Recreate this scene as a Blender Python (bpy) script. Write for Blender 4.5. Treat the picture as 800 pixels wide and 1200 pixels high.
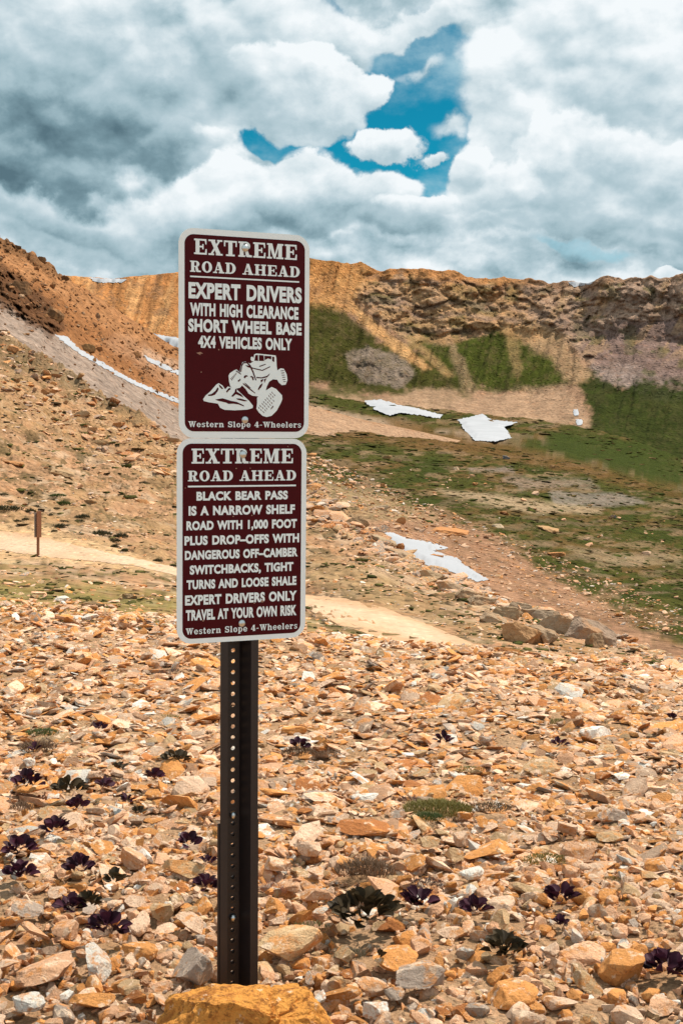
import bpy, bmesh, math, random
import numpy as np
from mathutils import Vector, Matrix, Euler
from mathutils.geometry import delaunay_2d_cdt

# ------------------------------------------------------------------ scene basics
S = bpy.context.scene
C = S.collection
for o in list(bpy.data.objects): bpy.data.objects.remove(o)
S.view_settings.view_transform = 'Standard'
S.view_settings.look = 'None'
S.view_settings.exposure = 0.24
S.view_settings.gamma = 1.0

# camera: 1.45 m above the stones, looking slightly down
F = 1500.0                      # focal length in pixels of the 800 x 1200 photograph
HZ = 440.0                      # row of the true horizon
ZC = 1.45
PIT = math.atan((600 - HZ) / F)
cam = bpy.data.cameras.new('camera')
cam.sensor_fit = 'VERTICAL'; cam.sensor_height = 24.0; cam.lens = F / 1200 * 24.0
cam.clip_start = 0.05; cam.clip_end = 20000
cam.dof.use_dof = False
co = bpy.data.objects.new('camera', cam); C.objects.link(co)
co.location = (0, 0, ZC); co.rotation_euler = (math.pi / 2 - PIT, 0, 0)
S.camera = co

SUN_AZ, SUN_EL = math.radians(SUNAZ := 52), math.radians(58)     # azimuth clockwise from +Y
sun = bpy.data.lights.new('sun', 'SUN'); sun.energy = 4.9; sun.angle = math.radians(0.9); sun.color = (1.0, 0.93, 0.82)
so = bpy.data.objects.new('sun', sun); C.objects.link(so)
sd = Vector((math.sin(SUN_AZ) * math.cos(SUN_EL), math.cos(SUN_AZ) * math.cos(SUN_EL), math.sin(SUN_EL)))
so.rotation_euler = sd.to_track_quat('Z', 'Y').to_euler(); so.location = (0, 0, 50)


class NT:
    """tiny node-tree helper"""
    def __init__(s, tree): s.t = tree; s.t.nodes.clear()
    def n(s, typ, ins=None, **kw):
        nd = s.t.nodes.new(typ)
        for k, v in kw.items(): setattr(nd, k, v)
        for k, v in (ins or {}).items():
            sock = nd.inputs[k]
            if isinstance(v, bpy.types.NodeSocket): s.t.links.new(v, sock)
            else: sock.default_value = v
        return nd
    def math(s, op, a, b=0.0, c=None, clamp=False):
        d = {0: a, 1: b}
        if c is not None: d[2] = c
        return s.n('ShaderNodeMath', d, operation=op, use_clamp=clamp).outputs[0]
    def vm(s, op, a, b=(0, 0, 0)):
        nd = s.n('ShaderNodeVectorMath', {0: a}, operation=op)
        if op == 'SCALE':
            if isinstance(b, bpy.types.NodeSocket): s.t.links.new(b, nd.inputs['Scale'])
            else: nd.inputs['Scale'].default_value = b
        elif op != 'LENGTH':
            if isinstance(b, bpy.types.NodeSocket): s.t.links.new(b, nd.inputs[1])
            else: nd.inputs[1].default_value = b
        return nd.outputs['Value'] if op in ('LENGTH', 'DOT_PRODUCT', 'DISTANCE') else nd.outputs[0]
    def noise(s, vec, scale, detail=4.0, rough=0.55, out=0, dist=0.0):
        nd = s.n('ShaderNodeTexNoise', {'Scale': scale, 'Detail': detail, 'Roughness': rough, 'Distortion': dist})
        s.t.links.new(vec, nd.inputs['Vector'])
        return nd.outputs[out]
    def rng(s, v, a, b, c=0.0, d=1.0, smooth=True):
        return s.n('ShaderNodeMapRange', {'Value': v, 'From Min': a, 'From Max': b, 'To Min': c, 'To Max': d},
                   interpolation_type='SMOOTHSTEP' if smooth else 'LINEAR').outputs[0]
    def mix(s, f, a, b, blend='MIX'):
        nd = s.t.nodes.new('ShaderNodeMix'); nd.data_type = 'RGBA'; nd.blend_type = blend
        for k, v in ((0, f), (6, a), (7, b)):
            if isinstance(v, bpy.types.NodeSocket): s.t.links.new(v, nd.inputs[k])
            else: nd.inputs[k].default_value = (*v, 1) if (k > 0 and len(v) == 3) else v
        return nd.outputs[2]


def ray(px, py):
    """direction (x, 1, z) per metre of ground distance for a point of the photograph"""
    u = (px - 400.0) / F; v = (600.0 - py) / F
    dy = math.cos(PIT) + v * math.sin(PIT); dz = -math.sin(PIT) + v * math.cos(PIT)
    return u / dy, dz / dy


def raydir(px, py):
    x, z = ray(px, py); return Vector((x, 1, z)).normalized()


# ------------------------------------------------------------------ world: Nishita sky seen through broken cloud
def build_world():
    w = bpy.data.worlds.new('World'); S.world = w; w.use_nodes = True
    w.cycles.sampling_method = 'MANUAL'; w.cycles.sample_map_resolution = 256
    T = NT(w.node_tree)
    sky = T.n('ShaderNodeTexSky', sky_type='NISHITA', sun_disc=False, sun_elevation=SUN_EL, sun_rotation=SUN_AZ,
              altitude=3600.0, air_density=1.0, dust_density=0.6, ozone_density=1.5)
    d = T.n('ShaderNodeTexCoord').outputs['Generated']
    sep = T.n('ShaderNodeSeparateXYZ', {0: d})
    x, y, z = sep.outputs
    P = T.vm('MULTIPLY', d, (1.0, 1.0, 1.5))
    # warped direction so that every edge is puffy
    w1 = T.vm('SUBTRACT', T.noise(d, 6.0, 4.0, 0.55, out=1), (0.5, 0.5, 0.5))
    dw = T.vm('ADD', d, T.vm('SCALE', w1, 0.11))
    w2 = T.vm('SUBTRACT', T.noise(d, 28.0, 6.0, 0.62, out=1), (0.5, 0.5, 0.5))
    dw = T.vm('ADD', dw, T.vm('SCALE', w2, 0.030))

    def vor(vec, sc):
        nd = T.n('ShaderNodeTexVoronoi', {'Vector': vec, 'Scale': sc}, feature='F1')
        return nd.outputs['Distance']
    Pw = T.vm('ADD', P, T.vm('SCALE', w2, 0.020))
    up = T.vm('ADD', Pw, (.006, 0, .016))
    b1, b2, b3 = vor(Pw, 11.0), vor(Pw, 27.0), vor(Pw, 62.0)
    billow = T.math('ADD', T.math('ADD', T.math('MULTIPLY', b1, .55), T.math('MULTIPLY', b2, .34)), T.math('MULTIPLY', b3, .15))
    relief = T.math('ADD', T.math('MULTIPLY', T.math('SUBTRACT', vor(up, 11.0), b1), .75), T.math('MULTIPLY', T.math('SUBTRACT', vor(up, 27.0), b2), .34))
    relief = T.math('ADD', relief, T.math('MULTIPLY', T.math('SUBTRACT', .45, b3), .12))
    n1 = T.noise(P, 2.6, 5.0, 0.5, dist=0.1)
    n2 = T.noise(P, 12.0, 8.0, 0.58, dist=0.1)
    n3 = T.noise(T.vm('ADD', P, (.003, 0, .012)), 12.0, 8.0, 0.58, dist=0.1)
    relief = T.math('ADD', relief, T.math('MULTIPLY', T.math('SUBTRACT', n2, n3), 1.2))

    def local(px, py, rx, ry):
        return T.vm('MULTIPLY', T.vm('SUBTRACT', dw, raydir(px, py)), (F * 0.97 / rx, F / max(rx, ry), F * 0.97 / ry))

    def shade(t):
        ramp = T.n('ShaderNodeValToRGB', {0: t}); cr = ramp.color_ramp
        cr.elements[0].position = 0.0; cr.elements[0].color = (0.085, 0.150, 0.185, 1)
        cr.elements[1].position = 1.0; cr.elements[1].color = (0.77, 0.81, 0.83, 1)
        for p_, c_ in ((.22, (.17, .27, .315)), (.42, (.31, .43, .48)), (.60, (.42, .53, .58)), (.80, (.60, .68, .715))):
            e = cr.elements.new(p_); e.color = (*c_, 1)
        return ramp.outputs[0]
    blue = T.vm('SCALE', T.mix(1.0, sky.outputs[0], (0.030, 0.62, 0.60), 'MULTIPLY'), .105)
    col = T.mix(T.rng(T.math('ADD', T.math('MULTIPLY', n2, .6), T.math('MULTIPLY', n1, .4)), .42, .64, 0, .75), blue, (.52, .68, .73))
    # far veil of grey-white cloud everywhere but at the openings
    gsum = None
    for px, py, rx, ry, wg in ((488, 92, 95, 100, 1.3), (420, 150, 100, 50, 1.3), (350, 163, 74, 32, 1.2), (475, 208, 72, 44, 1.2), (335, -8, 60, 22, 1.0), (520, 140, 46, 40, .9), (668, 300, 90, 15, .55), (405, 300, 70, 12, .3)):
        q = T.rng(T.vm('LENGTH', local(px, py, rx, ry)), 1.1, .45, 0, wg); gsum = q if gsum is None else T.math('ADD', gsum, q)
    gsum = T.math('ADD', gsum, T.math('MULTIPLY', T.math('SUBTRACT', n2, .5), 1.1))
    veil = T.rng(gsum, .75, .25)
    tv = T.math('MULTIPLY_ADD', T.math('SUBTRACT', n1, .5), .9, .70)
    tv = T.math('ADD', tv, T.math('MULTIPLY', relief, .55))
    tv = T.math('ADD', tv, T.math('MULTIPLY', T.math('SUBTRACT', n2, .5), .35))
    for px, py, rx, ry, wg in ((190, 292, 130, 14, -.28), (415, 266, 80, 20, -.26), (420, 297, 120, 8, -.14), (90, 275, 120, 16, .10), (600, 288, 160, 10, .12), (480, 280, 90, 8, .10)):
        tv = T.math('ADD', tv, T.rng(T.vm('LENGTH', local(px, py, rx, ry)), 1.2, .1, 0, wg))
    col = T.mix(veil, col, shade(tv))
    # cumulus masses, far to near: centre, half sizes, tone at the base, tone at the crown, edge softness
    clouds = [(120, 262, 190, 34, .55, .92, .5), (785, 318, 40, 12, .85, 1.05, .15), (680, 268, 210, 24, .45, .82, .45), (400, 264, 110, 22, .38, .72, .45),
              (710, 55, 168, 100, .66, .98, .25), (735, 150, 140, 60, .40, .90, .40), (650, 205, 150, 66, .46, 1.02, .20), (565, 226, 62, 44, .58, 1.04, .18), (592, 150, 46, 46, .70, 1.02, .2), (790, 235, 110, 36, .36, .84, .4),
              (110, 222, 170, 52, .50, 1.0, .25), (230, 236, 140, 58, .38, 1.02, .20), (360, 230, 92, 50, .36, 1.0, .16),
              (60, 15, 260, 56, .52, .82, .5), (290, 18, 160, 36, .66, .96, .35), (470, 12, 110, 20, .72, .94, .3),
              (190, 150, 90, 36, .50, 1.0, .22), (325, 98, 108, 50, .58, 1.04, .14), (396, 84, 48, 38, .68, 1.06, .12), (232, 92, 84, 38, .40, .84, .40), (140, 62, 150, 52, .34, .68, .5), (60, 128, 165, 80, .10, .52, .35), (-30, 180, 160, 44, .06, .34, .4),
              (446, 160, 46, 22, .68, 1.04, .14), (425, 188, 22, 7, .74, .95, .3), (484, 66, 34, 8, .7, .88, 1.2), (488, 180, 34, 10, .70, 1.0, .25), (520, 142, 40, 17, .74, 1.0, .7), (578, 92, 50, 70, .70, 1.02, .55),
              (430, 214, 58, 28, .62, 1.02, .25), (536, 205, 32, 34, .66, 1.03, .2), (480, 246, 70, 18, .56, .96, .25)]
    lump = T.math('MULTIPLY_ADD', billow, .95, -.34)
    cov, tone = veil, tv
    for px, py, rx, ry, t0, t1, sf in clouds:
        q = local(px, py, rx * 1.06, ry * 1.10)
        ln = T.math('ADD', T.vm('LENGTH', q), lump)
        mask = T.rng(ln, 1.0 + sf * .30, 1.0 - sf * .75)
        qz = T.n('ShaderNodeSeparateXYZ', {0: q}).outputs[2]
        t = T.rng(qz, -.80, .60, t0 - .02, t1 - .02)
        inv = T.math('SUBTRACT', 1.0, mask)
        tone = T.math('MULTIPLY_ADD', t, mask, T.math('MULTIPLY', tone, inv))
        cov = T.math('MAXIMUM', cov, mask)
    tone = T.math('ADD', tone, T.math('ADD', T.math('MULTIPLY', relief, .80), T.math('MULTIPLY', T.math('SUBTRACT', n2, .5), .32)))
    col = T.mix(cov, col, shade(tone))
    col = T.vm('SCALE', col, 10.0)
    # below the horizon: the warm stone of the basin
    col = T.mix(T.rng(z, -0.02, -0.06), col, (1.6, 1.1, .75))
    bg = T.n('ShaderNodeBackground', {'Color': col, 'Strength': 0.1})
    T.n('ShaderNodeOutputWorld', {'Surface': bg.outputs[0]})
build_world()


# ------------------------------------------------------------------ numpy noise
def _h(ix, iy, iz, seed):
    h = (ix.astype(np.int64) * 374761393 + iy.astype(np.int64) * 668265263 + iz.astype(np.int64) * 2147483647 + seed * 144665) & 0xFFFFFFFF
    h = ((h ^ (h >> 13)) * 1274126177) & 0xFFFFFFFF
    h = (h ^ (h >> 16)) & 0xFFFFFFFF
    h = (h * 2246822519) & 0xFFFFFFFF
    return ((h ^ (h >> 15)) & 0xFFFFFF) / float(0xFFFFFF)


def vnoise(x, y, z=None, seed=0):
    x = np.asarray(x, float); y = np.asarray(y, float)
    z = np.zeros_like(x) if z is None else np.asarray(z, float)
    xi, yi, zi = np.floor(x), np.floor(y), np.floor(z)
    fx, fy, fz = x - xi, y - yi, z - zi
    fx, fy, fz = [f * f * f * (f * (f * 6 - 15) + 10) for f in (fx, fy, fz)]
    r = 0
    for a in (0, 1):
        for b in (0, 1):
            for c in (0, 1):
                wgt = (fx if a else 1 - fx) * (fy if b else 1 - fy) * (fz if c else 1 - fz)
                r = r + wgt * _h(xi + a, yi + b, zi + c, seed)
    return r


def fbm(x, y, z=None, o=4, seed=0, rough=0.5):
    r = 0.0; a = 1.0; t = 0.0
    for k in range(o):
        f = 2.03 ** k
        r = r + a * vnoise(np.asarray(x) * f + k * 17.3, np.asarray(y) * f + k * 9.1, None if z is None else np.asarray(z) * f, seed + k)
        t += a; a *= rough
    return r / t            # 0..1, mean .5


def sstep(x, a, b):
    t = np.clip((x - a) / (b - a), 0, 1); return t * t * (3 - 2 * t)


def polysd(px, py, poly):
    """signed distance to a polygon, positive inside"""
    P = np.array(poly, float); d = np.full(px.shape, 1e9); ins = np.zeros(px.shape, bool)
    for i in range(len(P)):
        a = P[i]; b = P[(i + 1) % len(P)]; e = b - a
        wx, wy = px - a[0], py - a[1]
        t = np.clip((wx * e[0] + wy * e[1]) / max(e @ e, 1e-9), 0, 1)
        d = np.minimum(d, np.hypot(wx - e[0] * t, wy - e[1] * t))
        if a[1] != b[1]:
            c = (a[1] > py) != (b[1] > py)
            ins ^= c & (px < e[0] * (py - a[1]) / e[1] + a[0])
    return np.where(ins, d, -d)


def make_mesh(name, verts, faces, cols=None, smooth=True):
    verts = np.asarray(verts, np.float32).reshape(-1, 3); faces = np.asarray(faces, np.int32)
    k = faces.shape[1]
    me = bpy.data.meshes.new(name)
    me.vertices.add(len(verts)); me.vertices.foreach_set('co', verts.ravel())
    me.loops.add(faces.size); me.loops.foreach_set('vertex_index', faces.ravel())
    me.polygons.add(len(faces)); me.polygons.foreach_set('loop_start', np.arange(0, faces.size, k, dtype=np.int32))
    me.polygons.foreach_set('use_smooth', np.full(len(faces), smooth))
    if cols is not None:
        at = me.color_attributes.new('Col', 'FLOAT_COLOR', 'POINT')
        c4 = np.ones((len(verts), 4), np.float32); c4[:, :3] = cols; at.data.foreach_set('color', c4.ravel())
    me.update(calc_edges=True)
    return me


def link(name, me, mat=None, parent=None, **props):
    o = bpy.data.objects.new(name, me); C.objects.link(o)
    if mat is not None and me is not None and not me.materials: me.materials.append(mat)
    if parent is not None: o.parent = parent
    for k, v in props.items(): o[k] = v
    return o


def thing(name, label, cat, loc=(0, 0, 0), group=None):
    o = bpy.data.objects.new(name, None); C.objects.link(o); o.location = loc; o.empty_display_size = .1
    o['label'] = label; o['category'] = cat
    if group: o['group'] = group
    return o


def gridfaces(R, Cn):
    i = np.arange(R * Cn).reshape(R, Cn)
    return np.stack([i[:-1, :-1], i[:-1, 1:], i[1:, 1:], i[1:, :-1]], -1).reshape(-1, 4)


# ------------------------------------------------------------------ materials
def ground_material(name, s_fine, s_mid, amount=.5, bump=.6, bdist=.03, spots=None, rough=.93, rock_scale=None):
    m = bpy.data.materials.new(name); m.use_nodes = True; T = NT(m.node_tree)
    pos = T.n('ShaderNodeNewGeometry').outputs['Position']
    col = T.n('ShaderNodeAttribute', attribute_name='Col').outputs['Color']
    a = T.noise(pos, s_mid, 6, .6); b = T.noise(pos, s_fine, 5, .65)
    f = T.math('ADD', T.math('MULTIPLY', T.math('SUBTRACT', a, .5), amount * 2.2), T.math('MULTIPLY', T.math('SUBTRACT', b, .5), amount * 2.8))
    f = T.math('MAXIMUM', T.math('ADD', f, 1.0), .25)
    c2 = T.vm('SCALE', col, f)
    hue = T.noise(pos, s_mid * 2.3, 4, .6)
    c2 = T.mix(T.rng(hue, .5, .72, 0, .35), c2, T.mix(1, c2, (1.25, .92, .68), 'MULTIPLY'))
    h = T.math('ADD', a, T.math('MULTIPLY', b, .6))
    if spots:
        v = T.n('ShaderNodeTexVoronoi', {'Vector': pos, 'Scale': spots}, feature='F1')
        vd = T.rng(v.outputs['Distance'], .15, .5)
        c2 = T.mix(T.math('MULTIPLY', T.math('SUBTRACT', 1, vd), .75), c2, T.mix(T.n('ShaderNodeSeparateXYZ', {0: v.outputs['Color']}).outputs[0], T.vm('SCALE', c2, .55), T.vm('SCALE', c2, 1.5)))
        h = T.math('ADD', h, T.math('MULTIPLY', T.math('SUBTRACT', 1, vd), .5))
    if rock_scale:
        v = T.n('ShaderNodeTexVoronoi', {'Vector': T.vm('ADD', pos, T.vm('SCALE', T.noise(pos, rock_scale, 3, .5, out=1), 1.2 / rock_scale)), 'Scale': rock_scale}, feature='DISTANCE_TO_EDGE')
        h = T.math('ADD', h, T.math('MULTIPLY', T.rng(v.outputs['Distance'], 0, .2), .6))
    bp = T.n('ShaderNodeBump', {'Strength': bump, 'Distance': bdist, 'Height': h})
    p = T.n('ShaderNodeBsdfPrincipled', {'Base Color': c2, 'Roughness': 1.0, 'Normal': bp.outputs[0], 'Specular IOR Level': .03})
    T.n('ShaderNodeOutputMaterial', {'Surface': p.outputs[0]})
    return m


def stone_material(name, use_obj):
    m = bpy.data.materials.new(name); m.use_nodes = True; T = NT(m.node_tree)
    oi = T.n('ShaderNodeObjectInfo')
    if use_obj:
        pos = T.vm('ADD', T.n('ShaderNodeTexCoord').outputs['Object'], T.vm('SCALE', T.n('ShaderNodeCombineXYZ', {0: oi.outputs['Random'], 1: oi.outputs['Random'], 2: oi.outputs['Random']}).outputs[0], 57.0))
        pos = T.vm('SCALE', pos, .13 if use_obj != 'big' else 1.0)
        tint = oi.outputs['Color']
    else:
        pos = T.n('ShaderNodeNewGeometry').outputs['Position']
        tint = T.n('ShaderNodeAttribute', attribute_name='Col').outputs['Color']
    a = T.noise(pos, 15, 6, .68, dist=.5); b = T.noise(pos, 60, 7, .72, dist=.2); c = T.noise(pos, 24, 6, .66); g = T.noise(pos, 230, 4, .7)
    big = use_obj == 'big'
    # iron stain, pale fresh breaks, dark lichen
    col = T.mix(T.rng(a, .50, .62, 0, .78), tint, (.26, .085, .022) if big else (.58, .235, .065))
    col = T.mix(T.rng(c, .60 if big else .54, .69 if big else .63, 0, .75), col, (.74, .55, .39))
    col = T.mix(T.rng(b, .50 if big else .55, .62 if big else .66, 0, .85 if big else .65), col, (.20, .075, .02) if big else (.24, .10, .04))
    col = T.mix(T.rng(T.math('ADD', g, T.math('MULTIPLY', b, .5)), .86, 1.0, 0, .6), col, (.10, .07, .05))
    col = T.vm('SCALE', col, T.math('ADD', .70, T.math('ADD', T.math('MULTIPLY', b, .5), T.math('MULTIPLY', g, .62))))
    h = T.math('ADD', T.math('ADD', T.math('MULTIPLY', b, .7), T.math('MULTIPLY', a, .7)), T.math('MULTIPLY', g, .22))
    bp = T.n('ShaderNodeBump', {'Strength': 1.0, 'Distance': .02 if use_obj != 'big' else .016, 'Height': h})
    p = T.n('ShaderNodeBsdfPrincipled', {'Base Color': col, 'Roughness': .9, 'Normal': bp.outputs[0], 'Specular IOR Level': .12})
    T.n('ShaderNodeOutputMaterial', {'Surface': p.outputs[0]})
    return m


def far_rock_material(name):
    m = bpy.data.materials.new(name); m.use_nodes = True; T = NT(m.node_tree)
    oi = T.n('ShaderNodeObjectInfo'); pos = T.n('ShaderNodeTexCoord').outputs['Object']
    pos = T.vm('ADD', pos, T.vm('SCALE', T.n('ShaderNodeCombineXYZ', {0: oi.outputs['Random'], 1: oi.outputs['Random']}).outputs[0], 31.0))
    a = T.noise(pos, 1.6, 6, .65, dist=.3); b = T.noise(pos, 6, 5, .6)
    col = T.mix(T.rng(a, .5, .66, 0, .6), oi.outputs['Color'], (.45, .22, .09))
    col = T.mix(T.rng(b, .56, .7, 0, .6), col, (.12, .10, .07))
    col = T.vm('SCALE', col, T.math('ADD', .6, T.math('MULTIPLY', b, .8)))
    bp = T.n('ShaderNodeBump', {'Strength': .9, 'Distance': .12, 'Height': T.math('ADD', a, T.math('MULTIPLY', b, .5))})
    p = T.n('ShaderNodeBsdfPrincipled', {'Base Color': col, 'Roughness': .95, 'Normal': bp.outputs[0], 'Specular IOR Level': .05})
    T.n('ShaderNodeOutputMaterial', {'Surface': p.outputs[0]})
    return m


def plain(name, col, rough=.5, metal=0.0, spec=.5, nscale=None, namt=.3, bump=0.0, bdist=.001, coat=0.0, trans=0.0, objcol=False):
    m = bpy.data.materials.new(name); m.use_nodes = True; T = NT(m.node_tree)
    base = (*col, 1)
    if objcol: base = T.n('ShaderNodeObjectInfo').outputs['Color']
    ins = {'Base Color': base, 'Roughness': rough, 'Metallic': metal, 'Specular IOR Level': spec, 'Coat Weight': coat}
    if nscale:
        pos = T.n('ShaderNodeTexCoord').outputs['Object']
        a = T.noise(pos, nscale, 5, .6)
        sc = T.math('ADD', 1 - namt, T.math('MULTIPLY', a, 2 * namt))
        cc = T.vm('SCALE', base, sc) if objcol else T.vm('SCALE', T.n('ShaderNodeRGB').outputs[0], sc)
        if not objcol:
            T.t.nodes[[n.name for n in T.t.nodes if n.type == 'RGB'][0]].outputs[0].default_value = (*col, 1)
        ins['Base Color'] = cc
        if bump: ins['Normal'] = T.n('ShaderNodeBump', {'Strength': bump, 'Distance': bdist, 'Height': a}).outputs[0]
    p = T.n('ShaderNodeBsdfPrincipled', ins)
    sh = p.outputs[0]
    if trans:
        tr = T.n('ShaderNodeBsdfTranslucent', {'Color': ins['Base Color']})
        sh = T.n('ShaderNodeMixShader', {0: trans, 1: sh, 2: tr.outputs[0]}).outputs[0]
    T.n('ShaderNodeOutputMaterial', {'Surface': sh})
    return m


M_near = ground_material('gravel_ground', 120, 22, .55, .8, .02, spots=45)
M_hill = ground_material('hillside_soil', 4.0, .8, .55, 1.0, .15, spots=3.2)
M_valley = ground_material('valley_turf', 2.2, .30, .62, 1.0, .6, spots=1.1)
M_mount = ground_material('mountain_talus', 1.8, .40, .70, .9, .5, spots=.9)
M_wall = ground_material('cirque_rock', .75, .13, .60, .9, 1.4, spots=.45)
M_stoneO = stone_material('stone_surface', True)
M_stoneA = stone_material('rubble_surface', False)
M_stoneB = stone_material('iron_stained_rock', 'big')
M_far = far_rock_material('weathered_boulder')


# ------------------------------------------------------------------ terrain sheets (height fields fanning out over the land)
class Sheet: pass


def make_sheet(name, mat, cols, rows, subs, disp, paint, first_vis=0, last_vis=None):
    cols = np.array(cols, float); nC = len(cols)
    Y, D, K = [], [], []
    R = [(np.interp(cols, r[0], r[1]), np.interp(cols, r[0], np.log(r[2]))) for r in rows]
    ker = np.exp(-np.linspace(-2, 2, 9) ** 2); ker /= ker.sum()
    sm = lambda a: np.convolve(np.pad(a, 4, 'edge'), ker, 'valid')
    R = [(sm(a), sm(b)) for a, b in R]
    for k in range(len(R) - 1):
        n = subs[k]
        for t in np.arange(n) / n:
            Y.append(R[k][0] * (1 - t) + R[k + 1][0] * t); D.append(R[k][1] * (1 - t) + R[k + 1][1] * t); K.append(k + t)
    Y.append(R[-1][0]); D.append(R[-1][1]); K.append(len(R) - 1)
    Y = np.array(Y); D = np.exp(np.array(D)); K = np.array(K)[:, None] + 0 * Y
    PXg = cols[None, :] + 0 * Y
    # soften the creases between control rows
    for _ in range(2):
        Y[1:-1] = (Y[:-2] + 2 * Y[1:-1] + Y[2:]) / 4
    rx, rz = ray(PXg, Y)
    X = rx * D; Z = ZC + rz * D
    X, D2, Z = disp(X, D.copy(), Z, K, PXg, Y, rz)
    # screen rows after displacement (for placing things on the sheet)
    q = (Z - ZC) / D2; v = (q * math.cos(PIT) + math.sin(PIT)) / (math.cos(PIT) - q * math.sin(PIT))
    PYg = 600 - v * F
    colr = paint(PXg, PYg, X, D2, Z, K)
    V = np.stack([X, D2, Z], -1)
    me = make_mesh(name, V.reshape(-1, 3), gridfaces(*Y.shape), colr.reshape(-1, 3))
    link(name, me, mat, kind='structure')
    s = Sheet(); s.cols = cols; s.V = V; s.PY = PYg; s.K = K
    s.a, s.b = first_vis, (last_vis if last_vis is not None else Y.shape[0] - 1)
    s.rowidx = lambda kk: int(np.argmin(np.abs(K[:, 0] - kk)))
    return s


def on_sheet(s, px, py):
    """point of the sheet seen at (px, py); arrays or scalars"""
    px = np.atleast_1d(np.asarray(px, float)); py = np.atleast_1d(np.asarray(py, float))
    ci = np.clip(np.searchsorted(s.cols, px) - 1, 0, len(s.cols) - 2)
    t = (px - s.cols[ci]) / (s.cols[ci + 1] - s.cols[ci])
    out = np.zeros((len(px), 3))
    for j in range(len(px)):
        pts = []
        for c in (ci[j], ci[j] + 1):
            yy = np.minimum.accumulate(s.PY[s.a:s.b + 1, c]); V = s.V[s.a:s.b + 1, c]
            yy = yy - np.arange(len(yy)) * 1e-7
            pts.append([np.interp(-py[j], -yy, V[:, k]) for k in range(3)])
        out[j] = np.array(pts[0]) * (1 - t[j]) + np.array(pts[1]) * t[j]
    return out


cols_all = np.concatenate([np.linspace(-900, -70, 50), np.arange(-60, 861, 2.0), np.linspace(872, 1700, 50)])
def mixc(base, c, w): return base * (1 - w[..., None]) + np.array(c) * w[..., None]


def paint_regions(px, py, base, regs, seed=3, nx=.03, ny=.08):
    """regs: (polygon, colour, edge raggedness px, softness px, opacity, breakup)"""
    n = fbm(px * nx, py * ny, o=5, seed=seed, rough=.6) - .5
    n2 = fbm(px * nx * 5, py * ny * 5, o=4, seed=seed + 9, rough=.6) - .5
    for poly, c, rag, soft, op, brk in regs:
        sdv = polysd(px, py, poly)
        w = sstep(sdv + n * 2 * rag + n2 * rag, -soft, soft) * op
        w = w * np.clip(1 - brk * sstep(n2 * 1.6 + n, -.02, .22), 0, 1)
        base = mixc(base, c, w)
    return base


def cells(x, y, seed):
    """broken blocks: nearest-seed cells, each with its own offset and tilt; also the distance to the second seed"""
    xi, yi = np.floor(x), np.floor(y); b1 = np.full(x.shape, 9.0); b2 = b1.copy(); val = np.zeros(x.shape)
    z0 = np.zeros(x.shape)
    for a in (-1, 0, 1):
        for b in (-1, 0, 1):
            cx, cy = xi + a, yi + b
            sx = cx + _h(cx, cy, z0, seed); sy = cy + _h(cx, cy, z0, seed + 1)
            dd = np.hypot(x - sx, y - sy)
            v = (_h(cx, cy, z0, seed + 2) - .5) + (x - sx) * (_h(cx, cy, z0, seed + 3) - .5) * 1.2 + (y - sy) * (_h(cx, cy, z0, seed + 4) - .5) * 1.2
            nr = dd < b1
            b2 = np.where(nr, b1, np.minimum(b2, dd)); val = np.where(nr, v, val); b1 = np.where(nr, dd, b1)
    return val, b2 - b1


# --- near ground: the flat rubble in front
def near_z(x, y):
    t = np.clip((y - 2.8) / 5.2, 0, 3)
    return (-.33 - .078 * x) * t


xs = np.concatenate([np.linspace(-60, -4.5, 20), np.arange(-4.2, 4.21, .035), np.linspace(4.5, 60, 20)])
ys = np.concatenate([np.linspace(-60, 1.2, 18), np.arange(1.4, 9.2, .035)])
GX, GY = np.meshgrid(xs, ys)
GZ = near_z(GX, GY) + (fbm(GX * 1.3, GY * 1.3, o=3, seed=2) - .5) * .10 + (fbm(GX * 9, GY * 9, o=3, seed=5) - .5) * .035
GZ -= sstep(GY, 8.3, 9.1) * .25
GZ -= .0
n = fbm(GX * 5, GY * 5, o=4, seed=8)[..., None]
gc = np.array([.30, .17, .085]) * (1 - n) + np.array([.42, .27, .165]) * n
link('ground', make_mesh('ground', np.stack([GX, GY, GZ], -1).reshape(-1, 3), gridfaces(*GX.shape), gc.reshape(-1, 3)), M_near, kind='structure')


def ground_at(px, py):
    """point of the near ground seen at (px, py)"""
    rx, rz = ray(px, py); d = 3.0
    for _ in range(30):
        x = rx * d; d = d * .5 + .5 * (float(near_z(x, d)) - ZC) / rz
    return np.array([rx * d, d, float(near_z(rx * d, d))])


# --- hillside from the rubble to the near skyline
PXc = [-900, -100, 0, 100, 210, 300, 362, 440, 500, 560, 620, 700, 760, 800, 900, 1700]
def y_row(pxs, d, lift):
    out = []
    for p in pxs:
        rx, _ = ray(p, 760); q = (float(near_z(rx * d, d)) + lift - ZC) / d
        v = (q * math.cos(PIT) + math.sin(PIT)) / (math.cos(PIT) - q * math.sin(PIT)); out.append(600 - v * F)
    return out


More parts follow.
